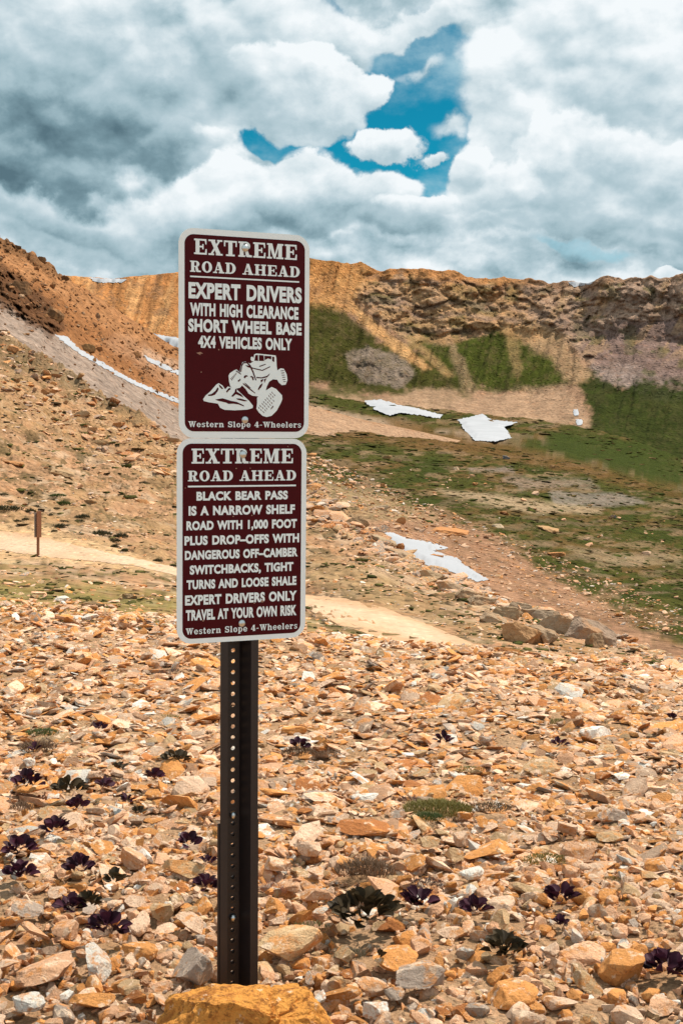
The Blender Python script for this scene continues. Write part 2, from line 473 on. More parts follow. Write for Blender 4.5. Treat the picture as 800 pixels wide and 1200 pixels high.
h_rows = [
    (PXc, y_row(PXc, 7.4, -.10), [7.4] * 16),
    (PXc, y_row(PXc, 8.5, .03), [8.5] * 16),
    # lower edge of the dirt road
    (PXc, [640, 645, 648, 658, 676, 694, 710, 735, 752, 764, 774, 786, 793, 797, 809, 870], [34, 34, 34, 32, 29, 25, 22, 17, 15, 13, 12, 11, 10.2, 10, 10, 10]),
    # upper edge of the dirt road
    (PXc, [600, 612, 618, 632, 662, 682, 696, 708, 724, 740, 758, 776, 786, 792, 805, 860], [39, 39, 38, 36, 33, 30, 27, 23, 21, 18, 16, 14, 12.5, 12, 12, 12]),
    (PXc, [420, 470, 500, 550, 590, 625, 640, 668, 700, 716, 733, 757, 774, 783, 798, 850], [75, 72, 70, 66, 58, 46, 40, 33, 29, 25, 21, 17.5, 15, 14, 14, 14]),
    # near skyline
    (PXc, [250, 345, 384, 452, 516, 545, 566, 622, 660, 690, 712, 741, 764, 776, 793, 840], [125, 118, 112, 102, 90, 76, 64, 47, 40, 34, 29, 23, 19, 17, 16, 16]),
    (PXc, [270, 365, 404, 472, 540, 575, 600, 660, 700, 730, 752, 785, 810, 825, 845, 890], [150, 138, 130, 118, 104, 90, 78, 58, 50, 43, 37, 30, 25, 23, 22, 22]),
    (PXc, [330, 425, 470, 540, 600, 640, 660, 720, 760, 790, 812, 845, 870, 885, 905, 960], [165, 150, 142, 130, 116, 100, 88, 68, 58, 50, 44, 36, 31, 29, 28, 28])]


def h_disp(X, D, Z, K, px, py, rz):
    a = np.clip((K - .8) / 1.2, 0, 1)
    a = a * np.where(np.abs(K - 2.5) < .5, .25, 1)
    amp = .011 * D * a
    dz = (fbm(X * 7 / D ** .9, D * .35, o=5, seed=21, rough=.6) - .5) * amp * 1.3
    st = fbm(X * .5, D * .5, o=4, seed=27); dz += (np.abs(st - .5) * -2 + .2) * amp * .9
    # broken ledges along the skyline
    led = sstep(K, 4.3, 4.9) * sstep(5.3, K, K + .4)
    dz += sstep(K, 4.4, 4.95) * (fbm(X * .9, D * .6, Z * 2, o=4, seed=31, rough=.65) - .5) * .010 * D
    return X, D, Z + dz


def h_paint(px, py, X, D, Z, K):
    n = fbm(X * .35, D * .22, o=5, seed=41)[..., None]
    base = np.array([.44, .255, .145]) * (1 - n) + np.array([.33, .20, .115]) * n
    g = fbm(X * .6, D * .5, o=5, seed=44, rough=.62)
    # olive turf zone just beyond the rubble and in streaks up the slope
    zone = sstep(K, .9, 1.15) * sstep(2.1, K, K + .35) * 1.0
    zone = np.clip(np.where(K < 2.05, 1.0, .35), 0, 1) * np.where(px > 700, .5, 1)
    base = mixc(base, (.20, .165, .06), sstep(g, .46, .60) * zone * .75)
    base = mixc(base, (.50, .40, .29), sstep(fbm(X * .8, D * .7, o=4, seed=47), .55, .66) * .4)
    base = mixc(base, (.10, .075, .035), sstep(fbm(X * 1.5, D * .8, o=4, seed=49, rough=.65), .58, .66) * .75)
    regs = [([(0, 675), (120, 690), (205, 700), (205, 745), (0, 735), (-80, 730), (-80, 675)], (.23, .185, .065), 16, 9, .85, .4),
            ([(362, 735), (460, 752), (520, 765), (560, 790), (300, 780)], (.26, .21, .10), 10, 6, .55, .5),
            ([(500, 735), (600, 768), (700, 792), (760, 810), (640, 800), (540, 775)], (.50, .30, .155), 6, 5, .8, .1),
            ([(-100, 615), (0, 612), (60, 618), (130, 640), (210, 668), (210, 678), (100, 660), (-100, 650)], (.54, .36, .20), 4, 4, .9, 0),
            ([(362, 640), (440, 668), (520, 715), (600, 752), (560, 750), (440, 705), (362, 690)], (.29, .20, .105), 10, 6, .8, .3),
            ([(700, 770), (800, 790), (830, 830), (720, 800)], (.28, .25, .12), 8, 5, .6, .4),
            # darker craggy brow at the top left
            ([(-60, 380), (0, 385), (60, 418), (150, 470), (170, 492), (100, 470), (40, 440), (-60, 420)], (.17, .12, .065), 12, 5, .8, .35),
            ([(-60, 430), (40, 450), (170, 495), (210, 520), (210, 545), (90, 520), (-60, 480)], (.40, .24, .12), 16, 8, .5, .3)]
    return paint_regions(px, py, base, regs, seed=51) * np.array([.92, .88, .84])


HS = make_sheet('hillside', M_hill, cols_all, h_rows, [2, 26, 30, 60, 90, 12, 4], h_disp, h_paint)
HS.a = HS.rowidx(.7); HS.b = HS.rowidx(5)
skyline = HS.PY[HS.a:HS.b + 1].min(0)

# --- valley meadow beyond the near skyline
PXv = [-900, 200, 300, 362, 440, 500, 560, 620, 700, 760, 800, 900, 1700]
v_rows = [
    (PXv, [700, 620, 640, 650, 690, 730, 760, 785, 815, 835, 850, 880, 1000], [120, 110, 95, 85, 66, 56, 50, 46, 40, 36, 34, 33, 33]),
    (PXv, [600, 560, 565, 570, 612, 650, 684, 705, 728, 742, 752, 780, 880], [150, 130, 112, 100, 85, 76, 70, 66, 62, 58, 56, 54, 54]),
    (PXv, [560, 530, 535, 540, 575, 598, 612, 632, 662, 684, 700, 730, 800], [200, 180, 150, 135, 125, 118, 112, 105, 96, 90, 86, 84, 84]),
    (PXv, [540, 515, 515, 518, 545, 560, 568, 580, 600, 618, 630, 655, 700], [260, 220, 200, 190, 180, 175, 170, 165, 160, 150, 146, 140, 140]),
    # rounded brown crest
    (PXv, [520, 500, 500, 503, 508, 513, 520, 528, 545, 562, 575, 600, 650], [330, 300, 290, 280, 270, 262, 255, 248, 240, 230, 222, 215, 215]),
    (PXv, [528, 506, 506, 507, 511, 517, 526, 536, 556, 572, 585, 612, 660], [380, 350, 330, 320, 305, 300, 295, 288, 280, 268, 262, 255, 255]),
    (PXv, [500, 480, 480, 480, 486, 494, 500, 506, 520, 536, 550, 570, 620], [520, 500, 490, 480, 470, 460, 450, 440, 430, 415, 405, 400, 400]),
    (PXv, [470, 462, 462, 462, 470, 478, 484, 490, 505, 522, 535, 555, 600], [600, 590, 580, 570, 560, 550, 540, 530, 510, 495, 485, 480, 480]),
    (PXv, [500, 490, 490, 490, 496, 500, 505, 510, 525, 542, 555, 580, 630], [700, 690, 680, 670, 660, 650, 640, 630, 610, 590, 580, 575, 575])]


def v_disp(X, D, Z, K, px, py, rz):
    amp = .0075 * D
    dz = (fbm(X * .03, D * .012, o=4, seed=61) - .5) * amp * 1.5 + (fbm(X * .2, D * .1, o=4, seed=63, rough=.6) - .5) * amp * .55
    return X, D, Z + dz * sstep(K, 0, .5)


def v_paint(px, py, X, D, Z, K):
    n = fbm(px * .02, py * .09, o=5, seed=71, rough=.6)
    m = fbm(px * .035, py * .16, o=5, seed=73, rough=.6)
    base = np.zeros(px.shape + (3,)) + np.array([.062, .064, .014])
    base = mixc(base, (.14, .085, .032), sstep(n, .50, .59) * .85)
    base = mixc(base, (.040, .054, .010), sstep(fbm(px * .03, py * .1, o=4, seed=75), .54, .64) * .7)
    base = mixc(base, (.28, .18, .105), sstep(m, .585, .65) * .6)
    base = mixc(base, (.23, .155, .10), sstep(fbm(px * .03, py * .2, o=4, seed=78), .58, .68) * .45)
    pink = (.36, .20, .125)
    regs = [([(300, 640), (362, 596), (440, 606), (500, 600), (560, 618), (600, 640), (640, 672), (700, 706), (760, 742), (840, 770), (840, 900), (300, 900)], pink, 10, 7, .95, .22),
            ([(362, 560), (420, 570), (500, 596), (520, 612), (430, 612), (362, 600)], (.38, .26, .15), 10, 6, .75, .3),
            ([(510, 574), (570, 577), (640, 588), (706, 596), (704, 602), (620, 601), (560, 590)], (.38, .275, .175), 3, 3, .9, .2),
            ([(660, 640), (740, 650), (800, 648), (800, 662), (700, 662)], (.33, .24, .15), 6, 4, .6, .2),
            ([(640, 575), (730, 578), (760, 590), (700, 594), (650, 590)], (.24, .20, .17), 4, 2, .8, .2),
            ([(548, 548), (600, 547), (602, 553), (550, 553)], (.25, .19, .16), 3, 2, .8, .1),
            ([(590, 560), (690, 560), (700, 572), (610, 575)], (.26, .20, .16), 6, 3, .6, .3),
            ([(362, 470), (440, 488), (520, 498), (600, 520), (700, 548), (800, 578), (800, 588), (700, 560), (560, 530), (450, 520), (362, 512)], (.145, .078, .028), 7, 5, .75, .25),
            ([(640, 505), (800, 520), (800, 572), (730, 552), (640, 528)], (.042, .056, .011), 5, 5, 1.0, .12),
            ([(362, 472), (400, 480), (450, 492), (470, 505), (362, 505)], (.40, .29, .21), 5, 4, .8, .2),
            ([(500, 500), (600, 512), (590, 520), (510, 508)], (.36, .27, .20), 4, 3, .7, .2)]
    return paint_regions(px, py, base, regs, seed=77, nx=.03, ny=.14) * np.array([.90, .88, .84])


VS = make_sheet('valley_meadow', M_valley, cols_all[::1], v_rows, [16, 46, 50, 50, 40, 6, 24, 14, 4], v_disp, v_paint)
VS.a = VS.rowidx(.2); VS.b = VS.rowidx(7)

# --- the far wall of the basin
PXw = [-900, -100, 80, 130, 170, 210, 260, 300, 340, 362, 420, 445, 460, 500, 550, 600, 650, 690, 700, 750, 800, 900, 1700]
crest = [300, 330, 322, 326, 322, 317, 312, 308, 303, 303, 308, 315, 312, 314, 321, 326, 329, 331, 325, 323, 322, 328, 300]
PXw2 = [-900, 0, 210, 362, 420, 500, 560, 620, 680, 740, 800, 900, 1700]
w_rows = [
    (PXw2, [560, 520, 520, 515, 510, 512, 514, 520, 530, 550, 565, 590, 640], [430, 430, 430, 430, 430, 430, 430, 430, 420, 410, 400, 400, 400]),
    (PXw2, [500, 460, 460, 468, 470, 474, 482, 490, 505, 520, 532, 555, 610], [560, 560, 560, 560, 560, 560, 560, 550, 530, 510, 500, 490, 490]),
    (PXw2, [450, 410, 410, 450, 452, 455, 462, 462, 452, 462, 468, 480, 500], [640, 640, 640, 640, 650, 650, 640, 630, 620, 600, 590, 580, 580]),
    (PXw2, [400, 365, 365, 360, 380, 392, 396, 394, 395, 398, 402, 410, 420], [700, 700, 700, 715, 720, 725, 715, 705, 690, 670, 655, 640, 640]),
    (PXw, crest, [760] * 10 + [770, 770, 770, 770, 765, 760, 750, 735, 720, 700, 690, 680, 680]),
    (PXw, [c + 14 for c in crest], [900] * 23),
    (PXw, [c + 70 for c in crest], [1000] * 23)]
cliff_poly = [(430, 322), (470, 322), (560, 330), (690, 338), (705, 330), (860, 326), (860, 465), (800, 462), (735, 455), (690, 425), (650, 385), (600, 382), (560, 392), (520, 405), (480, 398), (445, 372), (415, 345)]
small_crag = [(405, 415), (430, 405), (470, 418), (490, 440), (470, 456), (430, 450), (410, 435)]


def w_disp(X, D, Z, K, px, py, rz):
    cl = np.maximum(sstep(polysd(px, py, cliff_poly), -12, 8), sstep(polysd(px, py, small_crag), -8, 4) * .5)
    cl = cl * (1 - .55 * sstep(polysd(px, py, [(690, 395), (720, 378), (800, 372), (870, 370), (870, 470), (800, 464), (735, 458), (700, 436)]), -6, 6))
    cl = np.maximum(cl, .10 * sstep(K, 1.6, 2.2))
    a = fbm(px * .022, py * .035, o=5, seed=81, rough=.6)
    b = np.abs(fbm(px * .05 + py * .02, py * .06 - px * .015, o=5, seed=83, rough=.62) - .5) * 2
    c = fbm(px * .12, py * .11, o=3, seed=85, rough=.6)
    wx = (fbm(px * .03, py * .03, o=3, seed=94) - .5) * 26; wy = (fbm(px * .03, py * .03, o=3, seed=95) - .5) * 22
    v1, e1 = cells((px + wx + py * .35) / 40, (py + wy - px * .10) / 24, 301)
    v2, e2 = cells((px + wx * .6 + py * .2) / 15, (py + wy * .6) / 10, 311)
    v3, e3 = cells((px + wx * .3) / 6.5, (py + wy * .3) / 5, 321)
    k = 1 + cl * ((a - .5) * .022 + v1 * .0055 + v2 * .0042 + v3 * .0030 + sstep(.10, 0, e1) * .004 + sstep(.12, 0, e2) * .0018 + (c - .5) * .004)
    # gullies down the slopes
    g = np.abs(fbm((px + py * .25) * .045, py * .008, o=4, seed=89) - .5) * 2
    k += (1 - cl) * (.3 - g) * .034 * sstep(K, 1.0, 1.8)
    D = D * k
    rx, rz = ray(px, py)
    jag = (fbm(px * .045, py * .0, o=5, seed=91, rough=.6) - .5) * 5.5 * sstep(K, 3.7, 4.0) * np.where(px > 360, 1, .4)
    Z = ZC + rz * D + jag
    return rx * D, D, Z


GRASS_A = [(335, 355), (385, 362), (420, 380), (448, 398), (478, 408), (520, 420), (548, 440), (552, 468), (505, 480), (440, 464), (400, 456), (335, 445)]


def w_paint(px, py, X, D, Z, K):
    n = fbm(px * .03, py * .04, o=5, seed=101, rough=.6)
    m = fbm(px * .07, py * .09, o=5, seed=103, rough=.65)
    st = fbm((px + py * .6) * .09, (py - px * .3) * .03, o=4, seed=105)
    base = np.zeros(px.shape + (3,)) + np.array([.30, .19, .125])
    base = base * (.8 + .4 * n)[..., None]
    ycr = np.interp(px, PXw, crest)
    orange = (.52, .235, .08)
    regs = [(cliff_poly, (.39, .28, .215), 14, 5, .92, .12),
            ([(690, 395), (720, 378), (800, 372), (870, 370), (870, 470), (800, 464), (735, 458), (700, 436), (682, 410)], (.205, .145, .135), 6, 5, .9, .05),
            ([(690, 428), (735, 430), (800, 445), (870, 440), (870, 462), (800, 466), (740, 462), (700, 448)], (.29, .235, .215), 8, 5, .8, .1),
            # left orange hill and saddle
            ([(40, 300), (362, 290), (362, 420), (300, 440), (210, 430), (40, 360)], orange, 10, 8, .9, .15),
            ([(150, 345), (210, 335), (300, 340), (300, 400), (200, 395), (150, 360)], (.38, .20, .085), 14, 8, .6, .35),
            ([(362, 295), (420, 300), (445, 330), (410, 362), (362, 362)], (.60, .33, .13), 8, 6, .9, .2),
            # grass
            (GRASS_A, (.046, .050, .010), 12, 5, .98, .12),
            (small_crag, (.22, .175, .145), 8, 3, .9, .35),
            ([(474, 380), (515, 398), (555, 388), (610, 376), (645, 386), (678, 425), (684, 442), (640, 456), (590, 462), (545, 454), (520, 430), (482, 405)], (.046, .062, .009), 14, 5, .98, .12),
            ([(670, 428), (715, 450), (800, 444), (900, 460), (900, 620), (760, 560), (700, 530), (640, 515), (606, 512), (640, 498), (690, 492)], (.028, .042, .007), 14, 5, .98, .05),
            ([(362, 452), (410, 460), (450, 468), (440, 478), (362, 470)], (.075, .075, .025), 4, 3, .85, .2),
            # scree fans
            ([(395, 345), (408, 345), (440, 378), (475, 405), (505, 432), (497, 434), (460, 410), (425, 382)], (.50, .30, .14), 4, 3, .95, .05),
            ([(452, 380), (460, 378), (500, 408), (530, 440), (522, 440), (490, 412)], (.40, .26, .13), 4, 3, .7, .2),
            ([(600, 385), (640, 380), (665, 395), (690, 440), (672, 450), (640, 420)], (.38, .25, .155), 8, 5, .85, .15),
            ([(590, 385), (602, 385), (612, 430), (606, 445), (596, 420)], (.30, .21, .10), 4, 3, .7, .3),
            ([(362, 470), (440, 466), (500, 452), (548, 466), (590, 460), (660, 452), (690, 486), (690, 500), (640, 512), (590, 520), (362, 530)], (.36, .245, .165), 8, 5, .9, .12),
            ([(560, 330), (585, 332), (600, 360), (640, 392), (625, 400), (590, 392), (575, 370)], (.50, .30, .15), 8, 6, .7, .3),
            ([(470, 340), (490, 338), (520, 380), (540, 402), (520, 402), (490, 370)], (.46, .28, .13), 7, 6, .6, .3),
            ([(530, 398), (545, 420), (560, 460), (548, 470), (536, 440), (526, 410)], (.30, .21, .13), 6, 3, .7, .3)]
    out = paint_regions(px, py, base, regs, seed=107, nx=.04, ny=.05)
    gl = fbm((px + py * .35) * .05, py * .014, o=5, seed=117, rough=.62); hill = sstep(450 - px, 0, 60) * (1 - sstep(polysd(px, py, GRASS_A), -22, 0)) * sstep(452 - py, 0, 20)
    out = mixc(out, (.34, .165, .065), hill * sstep(gl, .50, .58) * .6); out = mixc(out, (.60, .36, .17), hill * sstep(gl, .46, .38) * .5)
    out = mixc(out, (.20, .12, .07), hill * sstep(m, .60, .68) * .6)
    tc = sstep(polysd(px, py, cliff_poly), -4, 6) * sstep(px, 720, 560); out = mixc(out, (.46, .28, .155), tc * (.25 + .5 * sstep(n, .45, .6)))
    # orange rind under the crest
    dep = py - ycr
    w = sstep(24 + (m - .5) * 60 - dep, 0, 14) * np.where(px > 380, sstep(660 - px, 0, 80), 1) * sstep(px, 300, 380)
    out = mixc(out, (.42, .20, .07), w * .8)
    cl = sstep(polysd(px, py, cliff_poly), -4, 6)
    out = mixc(out, (.47, .31, .17), cl * sstep(st, .56, .66) * .6 * sstep(440 - py, 0, 40))
    out = mixc(out, (.17, .125, .10), cl * sstep(m, .58, .66) * .5)
    out = mixc(out, (.09, .095, .03), cl * sstep(fbm(px * .05, py * .08, o=4, seed=111), .60, .66) * .6)
    strata = fbm(px * .004 + 3, py * .16 - px * .012 + (n - .5) * 3, o=3, seed=113)
    out = mixc(out, (.44, .27, .13), cl * sstep(strata, .52, .62) * .40 * sstep(720 - px, 0, 160))
    out = mixc(out, (.17, .12, .10), cl * sstep(strata, .48, .40) * .45)
    return out * (np.array([.88, .82, .76]) * (.70 + .60 * m)[..., None])


colsw = np.concatenate([np.linspace(-900, -70, 40), np.arange(-60, 861, 1.8), np.linspace(872, 1700, 40)])
WS = make_sheet('basin_wall', M_wall, colsw, w_rows, [14, 24, 44, 56, 3, 2], w_disp, w_paint)
WS.a = 0; WS.b = WS.rowidx(4)

# --- the steep talus mountain on the left
PXm = [-900, -200, 0, 25, 50, 80, 100, 150, 200, 250, 300, 362, 430, 480, 560]
mcr = [60, 190, 272, 290, 303, 324, 336, 369, 402, 430, 452, 474, 492, 502, 520]
m_rows = [
    (PXm, [400, 430, 440, 450, 465, 490, 500, 530, 560, 575, 590, 600, 600, 600, 600], [120, 118, 118, 118, 116, 112, 110, 106, 100, 98, 96, 96, 110, 130, 160]),
    (PXm, [330, 350, 388, 402, 418, 440, 455, 478, 512, 528, 540, 552, 560, 566, 572], [150, 148, 146, 146, 146, 146, 146, 150, 158, 165, 172, 185, 200, 215, 240]),
    (PXm, [270, 300, 345, 358, 370, 393, 408, 440, 470, 490, 505, 515, 522, 530, 545], [185, 180, 176, 176, 176, 178, 180, 190, 202, 212, 222, 236, 250, 265, 290]),
    (PXm, mcr, [240, 235, 230, 230, 232, 235, 238, 250, 264, 276, 288, 300, 315, 325, 340]),
    (PXm, [y + 12 for y in mcr], [290] * 14 + [400]),
    (PXm, [y + 60 for y in mcr], [330] * 14 + [450])]
crag = [(-60, 290), (0, 308), (30, 328), (62, 356), (80, 386), (60, 394), (30, 376), (0, 356), (-60, 334)]
rimcrag = [(-60, 225), (0, 270), (30, 288), (52, 302), (82, 324), (78, 332), (50, 316), (20, 302), (0, 292), (-60, 262)]


def m_disp(X, D, Z, K, px, py, rz):
    cl = np.maximum(sstep(polysd(px, py, crag), -6, 5), sstep(polysd(px, py, rimcrag), -5, 4) * .7)
    a = fbm(px * .05, py * .05, o=5, seed=121, rough=.6)
    b = np.abs(fbm(px * .1 - py * .05, py * .08, o=4, seed=123, rough=.6) - .5) * 2
    g = np.abs(fbm((px - py * 1.1) * .03, (py * .3 + px * .25) * .02, o=4, seed=127) - .5) * 2
    k = 1 + cl * ((a - .5) * .09 + (b - .3) * .04) + (1 - cl) * ((.3 - g) * .018 + (a - .5) * .05)
    D = D * k; rx, rz = ray(px, py)
    jag = (fbm(px * .1, py * 0., o=4, seed=129, rough=.65) - .5) * 2.6 * sstep(K, 2.7, 3.0) * sstep(120 - px, 0, 60)
    return rx * D, D, ZC + rz * D + jag


def m_paint(px, py, X, D, Z, K):
    n = fbm((px - py) * .02, (px + py * 1.4) * .05, o=5, seed=131)
    base = np.array([.29, .14, .06]) * (1 - n[..., None]) + np.array([.40, .21, .10]) * n[..., None]
    base = base * (.85 + .3 * fbm(px * .12, py * .12, o=4, seed=133))[..., None]
    regs = [([(-60, 290), (0, 305), (60, 340), (140, 400), (200, 440), (200, 470), (100, 410), (0, 350), (-60, 320)], (.24, .105, .04), 10, 6, .7, .2),
            ([(150, 390), (210, 430), (300, 470), (440, 500), (440, 520), (210, 470), (120, 400)], (.34, .20, .12), 8, 6, .6, .2),
            ([(-60, 325), (0, 350), (70, 395), (140, 440), (210, 478), (300, 500), (480, 520), (480, 570), (300, 560), (210, 530), (150, 500), (80, 455), (0, 400), (-60, 370)], (.30, .24, .20), 4, 3, .98, .0),
            ([(340, 470), (400, 482), (480, 498), (600, 510), (600, 620), (300, 620), (300, 480)], (.37, .25, .165), 8, 8, .95, .1),
            (crag, (.11, .055, .028), 9, 4, .95, .15),
            (rimcrag, (.16, .085, .04), 6, 3, .85, .25),
            ([(170, 405), (210, 425), (205, 440), (160, 420)], (.46, .33, .24), 5, 3, .5, .2)]
    return paint_regions(px, py, base, regs, seed=137, nx=.06, ny=.06) * np.array([.92, .86, .82])


colsm = np.concatenate([np.linspace(-900, -70, 40), np.arange(-60, 561, 2.0)])
MS = make_sheet('talus_slope', M_mount, colsm, m_rows, [30, 34, 40, 3, 2], lambda *a: m_disp(*a), m_paint)
MS.a = 0; MS.b = MS.rowidx(3)

# broad land under and around everything, out to the horizon
n_ = 60
ax = np.linspace(-6000, 6000, n_); AX, AY = np.meshgrid(ax, ax)
AZ = -40 + (fbm(AX * .001, AY * .001, o=3, seed=4) - .5) * 30
link('terrain', make_mesh('terrain', np.stack([AX, AY, AZ], -1).reshape(-1, 3), gridfaces(n_, n_), np.zeros((n_ * n_, 3)) + np.array([.28, .19, .11])), M_valley, kind='structure')


# ------------------------------------------------------------------ snow patches and the dirt road, laid on the sheets
def drape(name, sheet, poly, mat, lift, step, rag=1.5, seed=0, colfn=None, bulge=0.0, fit=False, **props):
    rnd = random.Random(seed); pts = []
    n = len(poly)
    for i in range(n):
        a = poly[i]; b = poly[(i + 1) % n]; L = math.hypot(b[0] - a[0], b[1] - a[1]); m = max(1, int(L / step))
        for k in range(m):
            t = k / m; pts.append((a[0] + (b[0] - a[0]) * t + rnd.uniform(-rag, rag), a[1] + (b[1] - a[1]) * t + rnd.uniform(-rag, rag) * .5))
    P = np.array(pts); nb = len(P)
    gx, gy = np.meshgrid(np.arange(P[:, 0].min(), P[:, 0].max(), step), np.arange(P[:, 1].min(), P[:, 1].max(), step))
    gx, gy = gx.ravel() + .31, gy.ravel() + .17
    sdv = polysd(gx, gy, P); keep = sdv > step * .45
    allp = np.vstack([P, np.c_[gx[keep], gy[keep]]])
    r = delaunay_2d_cdt([Vector(p) for p in allp.tolist()], [], [list(range(nb))], 1, 1e-4)
    q = np.array([tuple(v) for v in r[0]]); V = on_sheet(sheet, q[:, 0], q[:, 1])
    inner = sstep(polysd(q[:, 0], q[:, 1], P), 0, 4 * step)
    if fit:
        A = np.c_[np.ones(len(q)), q[:, 0] - q[0, 0], q[:, 1] - q[0, 1], (q[:, 0] - q[0, 0]) ** 2, (q[:, 1] - q[0, 1]) ** 2, (q[:, 0] - q[0, 0]) * (q[:, 1] - q[0, 1])]
        ld = A @ np.linalg.lstsq(A, np.log(V[:, 1]), rcond=None)[0]; ld -= max(0, np.percentile(ld - np.log(V[:, 1]), 92)); ra, rb = ray(q[:, 0], q[:, 1]); dd = np.exp(ld)
        V = np.c_[ra * dd, dd, ZC + rb * dd]
    V[:, 2] += (lift * V[:, 1] * (.2 + .8 * inner) + bulge * V[:, 1] * inner) * (.4 if fit else 1)
    me = make_mesh(name, V, [f for f in r[2] if len(f) == 3], None if colfn is None else colfn(q[:, 0], q[:, 1]))
    # skirt-thin sheet: the rim is pressed into the ground below it
    o = link(name, me, mat)
    for k, v in props.items(): o[k] = v
    return o


M_snow = plain('old_snow', (.37, .375, .395), .8, spec=.1, nscale=.12, namt=.22, bump=.4, bdist=.3)
half = lambda pts, ox, oy: [(ox + x / 2, oy + y / 2) for x, y in pts]
snow = [
    (VS, half([(52, 380), (90, 376), (130, 388), (180, 398), (236, 413), (232, 422), (190, 414), (140, 408), (112, 414), (80, 402)], 400, 280), 'long low snow tongue left of the wide snow patch below the cirque wall'),
    (VS, half([(272, 424), (330, 411), (350, 424), (412, 430), (380, 441), (404, 466), (360, 475), (310, 472), (290, 450)], 400, 280), 'wide white snow patch at the foot of the scree below the green slope'),
    (WS, half([(541, 402), (552, 400), (556, 412), (546, 416)], 400, 280), 'tiny upper snow spot on the scree at the right'),
    (WS, half([(548, 424), (562, 424), (563, 436), (550, 438)], 400, 280), 'tiny lower snow spot on the scree at the right'),
    (VS, half([(70, 244), (120, 250), (155, 264), (205, 270), (252, 286), (215, 292), (268, 308), (290, 328), (345, 360), (318, 364), (270, 346), (215, 330), (160, 312), (110, 284)], 400, 500), 'melting snow strip behind the near rocky ridge, with an orange rock on it'),
    (WS, half([(528, 101), (590, 100), (582, 109), (545, 113)], 400, 280), 'sliver of snow on the skyline of the far rim'),
    (MS, half([(128, 285), (156, 289), (188, 320), (232, 345), (272, 369), (300, 386), (350, 408), (425, 440), (425, 450), (350, 417), (300, 396), (255, 369), (190, 333), (150, 303)], 0, 250), 'long narrow snow streak running down the talus on the left'),
    (MS, half([(338, 334), (380, 352), (430, 376), (430, 384), (380, 364), (344, 346)], 0, 250), 'thin short snow streak higher on the brown slope beside the upper sign'),
    (WS, half([(350, 282), (440, 296), (440, 340), (400, 318), (370, 298)], 0, 250), 'white snow wedge under the orange hill beside the upper sign'),
    (WS, half([(206, 152), (298, 156), (288, 163), (232, 164)], 0, 250), 'thin snow band high on the orange hill on the left'),
]
for i, (sh, poly, lab) in enumerate(snow):
    drape('snow_patch', sh, poly, M_snow, .0022, 1.7, rag=1.25, seed=i, bulge=.0012, fit=(i < 2), label=lab, category='snow patch')


def road_col(px, py):
    n = fbm(px * .02, py * .12, o=4, seed=201)
    base = np.zeros(px.shape + (3,)) + np.array([.47, .285, .165])
    c = np.interp(px, [-60, 0, 100, 210, 362, 450, 520, 600, 760], [632, 636, 648, 668, 712, 728, 752, 768, 795])
    pale = sstep(13 - np.abs(py - c), -2, 8) * sstep(560 - px, 0, 60)
    base = mixc(base, (.57, .41, .285), pale * (.45 + .8 * (n - .25)))
    return base


M_road = ground_material('dirt_road', 9, 1.6, .22, .5, .05, spots=6)
road_poly = [(-60, 622), (0, 622), (40, 627), (100, 642), (160, 655), (210, 666), (262, 678), (330, 692), (362, 698), (400, 701), (450, 712), (500, 732), (530, 745), (570, 760), (620, 774), (700, 790), (760, 800),
             (740, 803), (690, 799), (620, 787), (560, 776), (520, 763), (480, 755), (440, 746), (400, 734), (362, 714), (300, 700), (210, 676), (160, 664), (100, 657), (45, 652), (0, 644), (-60, 640)]
drape('dirt_road', HS, road_poly, M_road, .0012, 4.0, rag=1.6, seed=77, colfn=road_col, kind='structure')


# ------------------------------------------------------------------ where plants grow (photograph position, width), so that stones leave them room
PLANTS = [(80, 1080, 32), (125, 1108, 46), (134, 1047, 24), (104, 1076, 30), (92, 1034, 34), (22, 1012, 38), (22, 1042, 36), (65, 988, 36), (30, 932, 38), (80, 940, 38), (90, 958, 26), (140, 911, 20), (122, 932, 20), (148, 950, 16),
          (180, 922, 22), (162, 964, 16), (220, 1003, 28), (243, 1024, 18), (241, 1054, 30), (428, 1096, 92), (490, 1076, 42), (557, 1084, 34), (658, 1070, 38), (657, 1098, 18), (590, 1136, 52), (780, 1158, 50), (444, 1138, 18),
          (512, 952, 90), (575, 950, 50), (428, 1026, 72), (640, 1012, 50), (745, 1062, 26), (655, 850, 40), (715, 858, 40), (50, 862, 36), (45, 880, 40), (195, 845, 30), (245, 868, 34), (205, 902, 30), (350, 886, 36), (480, 942, 28), (500, 1040, 40)]


def clear_of_plants(P, L=None, f=.85):
    keep = np.ones(len(P), bool)
    for px, py, w in PLANTS:
        g = ground_at(px, py); r = w * g[1] / F / 2
        keep &= ~(((P[:, 0] - g[0]) / r) ** 2 + ((P[:, 1] - g[1] - r * .3) / (r * .9)) ** 2 < f * f)
    return P[keep]


# ------------------------------------------------------------------ stones
def ico(level):
    bm = bmesh.new(); bmesh.ops.create_icosphere(bm, subdivisions=level, radius=1.0)
    bm.verts.ensure_lookup_table()
    v = np.array([x.co[:] for x in bm.verts]); f = np.array([[a.index for a in q.verts] for q in bm.faces]); bm.free()
    return v, f


ICO = {k: ico(k) for k in (1, 2, 3, 4, 5, 6)}


